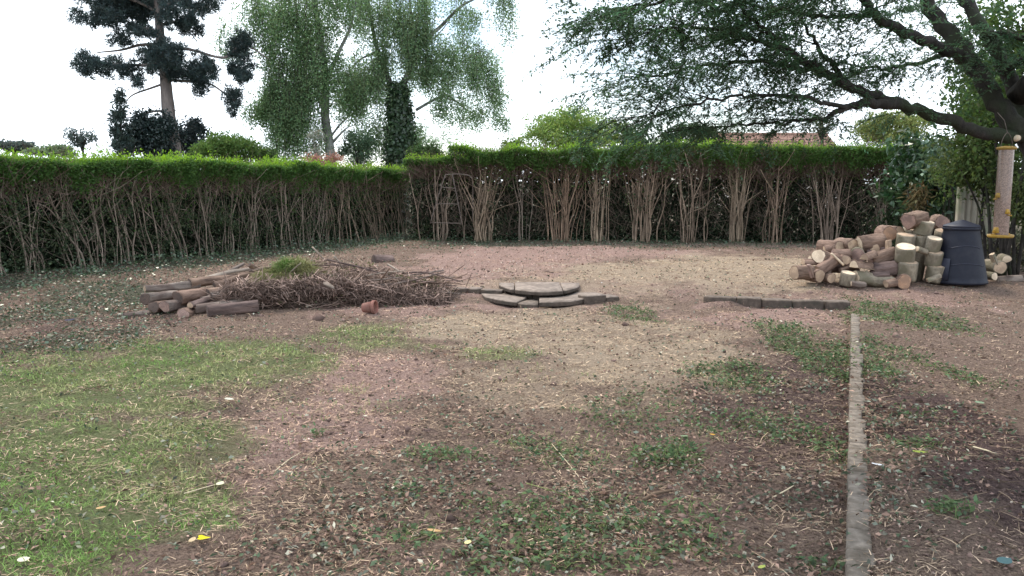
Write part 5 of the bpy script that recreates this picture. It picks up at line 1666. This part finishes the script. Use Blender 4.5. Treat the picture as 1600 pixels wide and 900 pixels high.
# weeds and rank grass in tufts
g = Geo()
x, y, zz = zone_pts(330000, lambda gr, we, pa, da, pi, iv: we * .85, 1.7, 13, 0, .49, 7, 2)
n = len(x)
p = np.stack([x, y, surf(x, y) - .004], 1)
d = unit(np.stack([rng.normal(0, .9, n), rng.normal(0, .9, n), rng.uniform(.1, .9, n)], 1))
cc = leaf_cols(n, (.11, .165, .062), .45)
blades(g, p, d, rng.uniform(.03, .10, n), rng.uniform(.003, .007, n), cc, .6)
x, y, zz = zone_pts(220000, lambda gr, we, pa, da, pi, iv: we * .85, 1.7, 13, 0, .49, 7, 2)
n = len(x)
p = np.stack([x, y, surf(x, y) + rng.uniform(0, .05, n)], 1)
leaves(g, p, flat_dirs(n, .35), UP + rng.normal(size=(n, 3)) * .5, rng.uniform(.02, .05, n), rng.uniform(.012, .028, n), leaf_cols(n, (.085, .128, .062), .45), .08)
tag(g.out('weeds', M_LITTER), 'scattered low weeds and tufts of green clippings', 'weeds', kind='stuff')

# dry stalks, dead grass
g = Geo()
x, y = scatter(150000, 2.3, 17, 2.0)
zz = zones_at(x, y)
kp = rng.uniform(0, 1, len(x)) < np.clip(.10 + 1.0 * smooth(.32, .66, fbm2(x * 2.6, y * 2.6, 500, 4)) - .45 * zz[0] - .2 * zz[5] + .2 * zz[2], .05, 1) * (1 - .45 * smooth(.1, .5, side(x, y)))
x, y = x[kp], y[kp]; zz = [q[kp] for q in zz]; n = len(x)
p = np.stack([x, y, surf(x, y) + rng.uniform(.000, .022, n)], 1)
tint = np.array([.42, .31, .215]) * (1 - zz[3][:, None] * .35) + np.array([.10, .08, .04]) * zz[2][:, None] + np.array([.03, -.01, -.005]) * zz[4][:, None]
blades(g, p, flat_dirs(n, .16), rng.uniform(.02, .085, n) * SCALE(y), rng.uniform(.0015, .004, n) * SCALE(y), tint * np.clip(rng.lognormal(-.1, .6, (n, 1)), .2, 2.0), .12)
tag(g.out('dead_grass', M_DRY), 'dead grass and dry stalks strewn over the ground', 'dead grass', kind='stuff')

# wood chips, sawdust flakes and soil crumbs
g = Geo()
x, y = scatter(90000, 2.3, 19, 1.75)
zz = zones_at(x, y)
kp = rng.uniform(0, 1, len(x)) < np.clip(.08 + .95 * smooth(.34, .66, fbm2(x * 3.5, y * 3.5, 600, 4)) - .6 * zz[0] + .35 * zz[4] + .3 * zz[2], .04, 1)
x, y = x[kp], y[kp]; zz = [q[kp] for q in zz]; n = len(x)
p = np.stack([x, y, surf(x, y) + rng.uniform(.001, .012, n)], 1)
b3 = np.array([.20, .135, .11]) + np.array([.18, .115, .10]) * zz[4][:, None] + np.array([.22, .17, .095]) * zz[2][:, None] - np.array([.05, .035, .025]) * zz[3][:, None]
bright = (rng.uniform(size=(n, 1)) < .03) * np.array([.30, .27, .21])
leaves(g, p, flat_dirs(n, .3), UP + rng.normal(size=(n, 3)) * .35, rng.uniform(.008, .028, n) * SCALE(y), rng.uniform(.005, .014, n) * SCALE(y),
       np.clip(b3 * rng.lognormal(0, .45, (n, 1)) + bright, .01, .75), .1)
tag(g.out('wood_chips', M_DRY), 'wood chips and crumbs over the bare ground', 'wood chips', kind='stuff')

# fallen leaves, green and withered
g = Geo()
x, y = scatter(210000, 2.3, 21, 1.9)
zz = zones_at(x, y)
kp = rng.uniform(0, 1, len(x)) < np.clip(.06 + (.25 + .75 * zz[3]) * smooth(.38, .66, fbm2(x * 2.4, y * 2.4, 700, 4)) * (1 - .85 * zz[0]) * (1 - .75 * zz[2]) * (1 - .5 * zz[4]) + .9 * zz[5] + .12 * zz[1], 0, 1) * (1 - .6 * smooth(.1, .5, side(x, y)))
x, y = x[kp], y[kp]; zz = [q[kp] for q in zz]; n = len(x)
p = np.stack([x, y, surf(x, y) + rng.uniform(.002, .03, n)], 1)
kind = rng.uniform(0, 1, n)
pal = np.where((kind < .26)[:, None], np.array([.082, .108, .066]), np.where((kind < .44)[:, None], np.array([.16, .172, .135]), np.where((kind < .90)[:, None], np.array([.22, .145, .112]), np.array([.27, .255, .20]))))
leaves(g, p, flat_dirs(n, .4), UP + rng.normal(size=(n, 3)) * .6, rng.uniform(.014, .05, n) * np.clip(.8 + y * .03, .8, 1.3), rng.uniform(.010, .026, n) * np.clip(.8 + y * .03, .8, 1.3), pal * np.clip(rng.lognormal(-.05, .45, (n, 1)), .3, 2.2), .12)
tag(g.out('leaf_litter', M_LITTER), 'green and withered clipped leaves strewn on the ground', 'leaves', kind='stuff')

# clods and crumbs of earth
g = Geo()
x, y = scatter(26000, 2.3, 14, 1.8)
zz = zones_at(x, y)
kp = rng.uniform(0, 1, len(x)) < np.clip(.15 + .8 * zz[3] + .3 * zz[4] - .6 * zz[0], .03, 1) * smooth(.3, .6, fbm2(x * 3, y * 3, 640, 3))
x, y = x[kp], y[kp]; zz = [q[kp] for q in zz]; n = len(x)
c0 = np.stack([x, y, surf(x, y) + .002], 1)
rad = rng.lognormal(-4.7, .5, n)[:, None] * SCALE(y)[:, None]
off = np.array([[1, 0, 0], [0, 1, 0], [-1, 0, 0], [0, -1, 0], [0, 0, .8], [0, 0, -.8]])
V = (c0[:, None, :] + off[None] * rad[:, None, :] * rng.uniform(.6, 1.4, (n, 6, 1)) + rng.normal(size=(n, 6, 3)) * rad[:, None, :] * .25).reshape(-1, 3)
o6 = np.arange(n)[:, None] * 6
T = np.concatenate([o6 + np.array(t3) for t3 in ([0, 1, 4], [1, 2, 4], [2, 3, 4], [3, 0, 4], [1, 0, 5], [2, 1, 5], [3, 2, 5], [0, 3, 5])])
cc = (np.array([.19, .13, .11]) - np.array([.09, .06, .05]) * zz[3][:, None]) * rng.uniform(.5, 1.5, (n, 1))
g.add(V, None, T, np.repeat(cc, 6, axis=0))
tag(g.out('soil_clods', M_DRY), 'small clods and crumbs of bare earth', 'soil', kind='stuff')

# twigs
g = Geo()
x, y = scatter(3600, 2.3, 16, 1.7)
n = len(x)
a = np.stack([x, y, surf(x, y) + .008], 1)
d = flat_dirs(n, .06)
L = rng.uniform(.04, .2, n)[:, None]
b = a + d * L; b[:, 2] = terrain(b[:, 0], b[:, 1]) + rng.uniform(.004, .03, n)
sticks(g, a, (a + b) / 2 + rng.normal(size=(n, 3)) * np.array([.01, .01, .003]) + UP * .006, b, rng.uniform(.0012, .0032, n), np.array([.20, .145, .10]) * rng.lognormal(0, .55, (n, 1)), .6)
tag(g.out('twig_litter', M_TWIG), 'thin broken twigs lying about the ground', 'twigs', kind='stuff')

# low ivy along the hedge foot
g = Geo()
x, y = scatter(150000, 8, 22, .8, 2.5)
zz = zones_at(x, y)
near_h = np.maximum(1 - smooth(-.2, 2.0, hedge_dist_left(x, y)), 1 - smooth(-.2, .7, BACK_Y - y))
kp = (rng.uniform(0, 1, len(x)) < np.clip(zz[5] * .4 + near_h * .9 * smooth(.35, .6, fbm2(x * 2, y * 2, 800, 3)), 0, 1))
x, y, near_h = x[kp], y[kp], near_h[kp]; n = len(x)
p = np.stack([x, y, surf(x, y) + rng.uniform(0, 1, n) ** 2 * (.03 + .20 * near_h)], 1)
leaves(g, p, flat_dirs(n, .4), UP + rng.normal(size=(n, 3)) * .6, rng.uniform(.03, .06, n), rng.uniform(.025, .045, n), leaf_cols(n, (.07, .112, .06), .5), .08)
tag(g.out('ivy_cover', M_GLOSS), 'low ivy and leaf trimmings along the foot of the hedges', 'ivy', kind='stuff')


# single leaves and scraps one can pick out
def fallen_leaf(name, label, cat, px, py, size, aspect, colr, rot, z=0.0, curl=.15, mat=M_LITTER, lobes=0):
    q = G(px, py, z)
    zt_ = float(terrain(q[0], q[1])) + .022
    K = 14
    V = [[0, 0, 0]]
    for k in range(K):
        a = 2 * math.pi * k / K
        rr_ = 1 - .12 * math.cos(2 * a)
        if lobes: rr_ *= 1 + .28 * math.cos(lobes * a)
        X_, Y_ = math.cos(a) * rr_ * (1.25 if abs(a) < .3 else 1), math.sin(a) * rr_ * aspect
        V.append([X_, Y_, curl * (X_ * X_ * .5 + abs(Y_) * .8)])
    V = np.array(V) * size / 2
    T = [[0, 1 + k, 1 + (k + 1) % K] for k in range(K)]
    o = build(name, V, None, T, np.tile(np.array(colr), (len(V), 1)), mat)
    o.location = (q[0], q[1], zt_); o.rotation_euler = (rng.uniform(-.15, .15), rng.uniform(-.15, .15), rot)
    return tag(o, label, cat)


fallen_leaf('fallen_leaf', 'pale cream leaf on the grass in the left foreground', 'leaf', 345, 757, .055, .75, (.58, .56, .40), .5)
fallen_leaf('fallen_leaf', 'bright yellow leaf in the bottom left foreground', 'leaf', 317, 850, .05, .8, (.62, .52, .03), .2, lobes=3)
fallen_leaf('fallen_leaf', 'tan leaf touching the bright yellow leaf', 'leaf', 301, 853, .042, .6, (.52, .40, .25), 1.3)
fallen_leaf('fallen_leaf', 'small orange-tan leaf on the grass at the far left foreground', 'leaf', 158, 801, .05, .4, (.50, .33, .17), .5)
fallen_leaf('fallen_leaf', 'whitish leaf in the bottom left corner', 'leaf', 37, 886, .05, .8, (.62, .58, .46), .8)
fallen_leaf('fallen_leaf', 'whitish leaf beside the dark soil patch on the left', 'leaf', 358, 630, .07, .5, (.55, .53, .44), .2)
fallen_leaf('fallen_leaf', 'orange-brown curled leaf in the bottom centre', 'leaf', 678, 828, .075, .4, (.50, .33, .16), -.2)
fallen_leaf('fallen_leaf', 'cream yellow leaf in the bottom centre', 'leaf', 731, 852, .04, .7, (.66, .58, .28), 1.2)
fallen_leaf('fallen_leaf', 'small round orange leaf right of centre', 'leaf', 1113, 684, .04, .8, (.62, .34, .06), 0)
fallen_leaf('fallen_leaf', 'lime green leaf at the bottom right of centre', 'leaf', 1190, 890, .04, .6, (.34, .38, .10), .6)
fallen_leaf('fallen_leaf', 'yellow-green long leaf on the bare bed right of the bricks', 'leaf', 1436, 721, .10, .3, (.30, .36, .08), .2, .09)
fallen_leaf('fallen_leaf', 'pale bluish-green leaf on the bare bed at the right', 'leaf', 1530, 634, .075, .7, (.20, .28, .18), .6, .09)
fallen_leaf('fallen_leaf', 'grey-green leaf right of centre foreground', 'leaf', 1069, 684, .06, .7, (.20, .27, .16), .9)
fallen_leaf('paper_scrap', 'small white paper scrap on the bed beside the brick edging', 'paper', 1370, 733, .065, .45, (.82, .82, .82), -.2, .09, .3)
fallen_leaf('plastic_scrap', 'bluish-grey scrap on the ground at the far left edge', 'scrap', 110, 505, .13, .6, (.24, .25, .36), .2, 0, .5)
fallen_leaf('fallen_leaf', 'bluish-green leaf at the bottom right edge', 'leaf', 1568, 893, .075, .6, (.10, .17, .17), .5, .09)

FB = [('pale bent twig on the lawn leading to the cream leaf', 288, 773, 336, 757, .0035), ('thin pale stalk in the middle foreground', 430, 735, 470, 702, .003), ('white peeled twig right of centre foreground', 1207, 779, 1240, 763, .0045),
      ('long thin green stalk in the bottom centre', 822, 757, 920, 790, .0028), ('dark bare stick across the bottom centre', 640, 852, 735, 822, .005), ('short pale stick on the bare bed at the right', 1520, 706, 1556, 718, .005),
      ('pale long stalk lying left of the centre foreground', 862, 690, 930, 780, .0022), ('short thick brown stick right of the bottom centre', 1005, 780, 1050, 771, .011)]
for lab, x0, y0, x1, y1, r in FB:
    zb = .09 if x0 > 1340 else 0
    a, b = G(x0, y0, zb), G(x1, y1, zb)
    a[2] = float(terrain(a[0], a[1])) + .014; b[2] = float(terrain(b[0], b[1])) + .014
    m = (a + b) / 2; m[2] = max(float(terrain(m[0], m[1])) + .018, m[2]) ; m[:2] += rng.normal(size=2) * .012
    g = Geo(); tube(g, spline([a, m, b], 5), [r, r * .9, r * .6], 7, np.array([.62, .52, .36]) if 'pale' in lab or 'white' in lab else (np.array([.22, .24, .10]) if 'green' in lab else np.array([.15, .105, .075])))
    tag(g.out('stick', M_DRY, None, True), lab, 'stick')
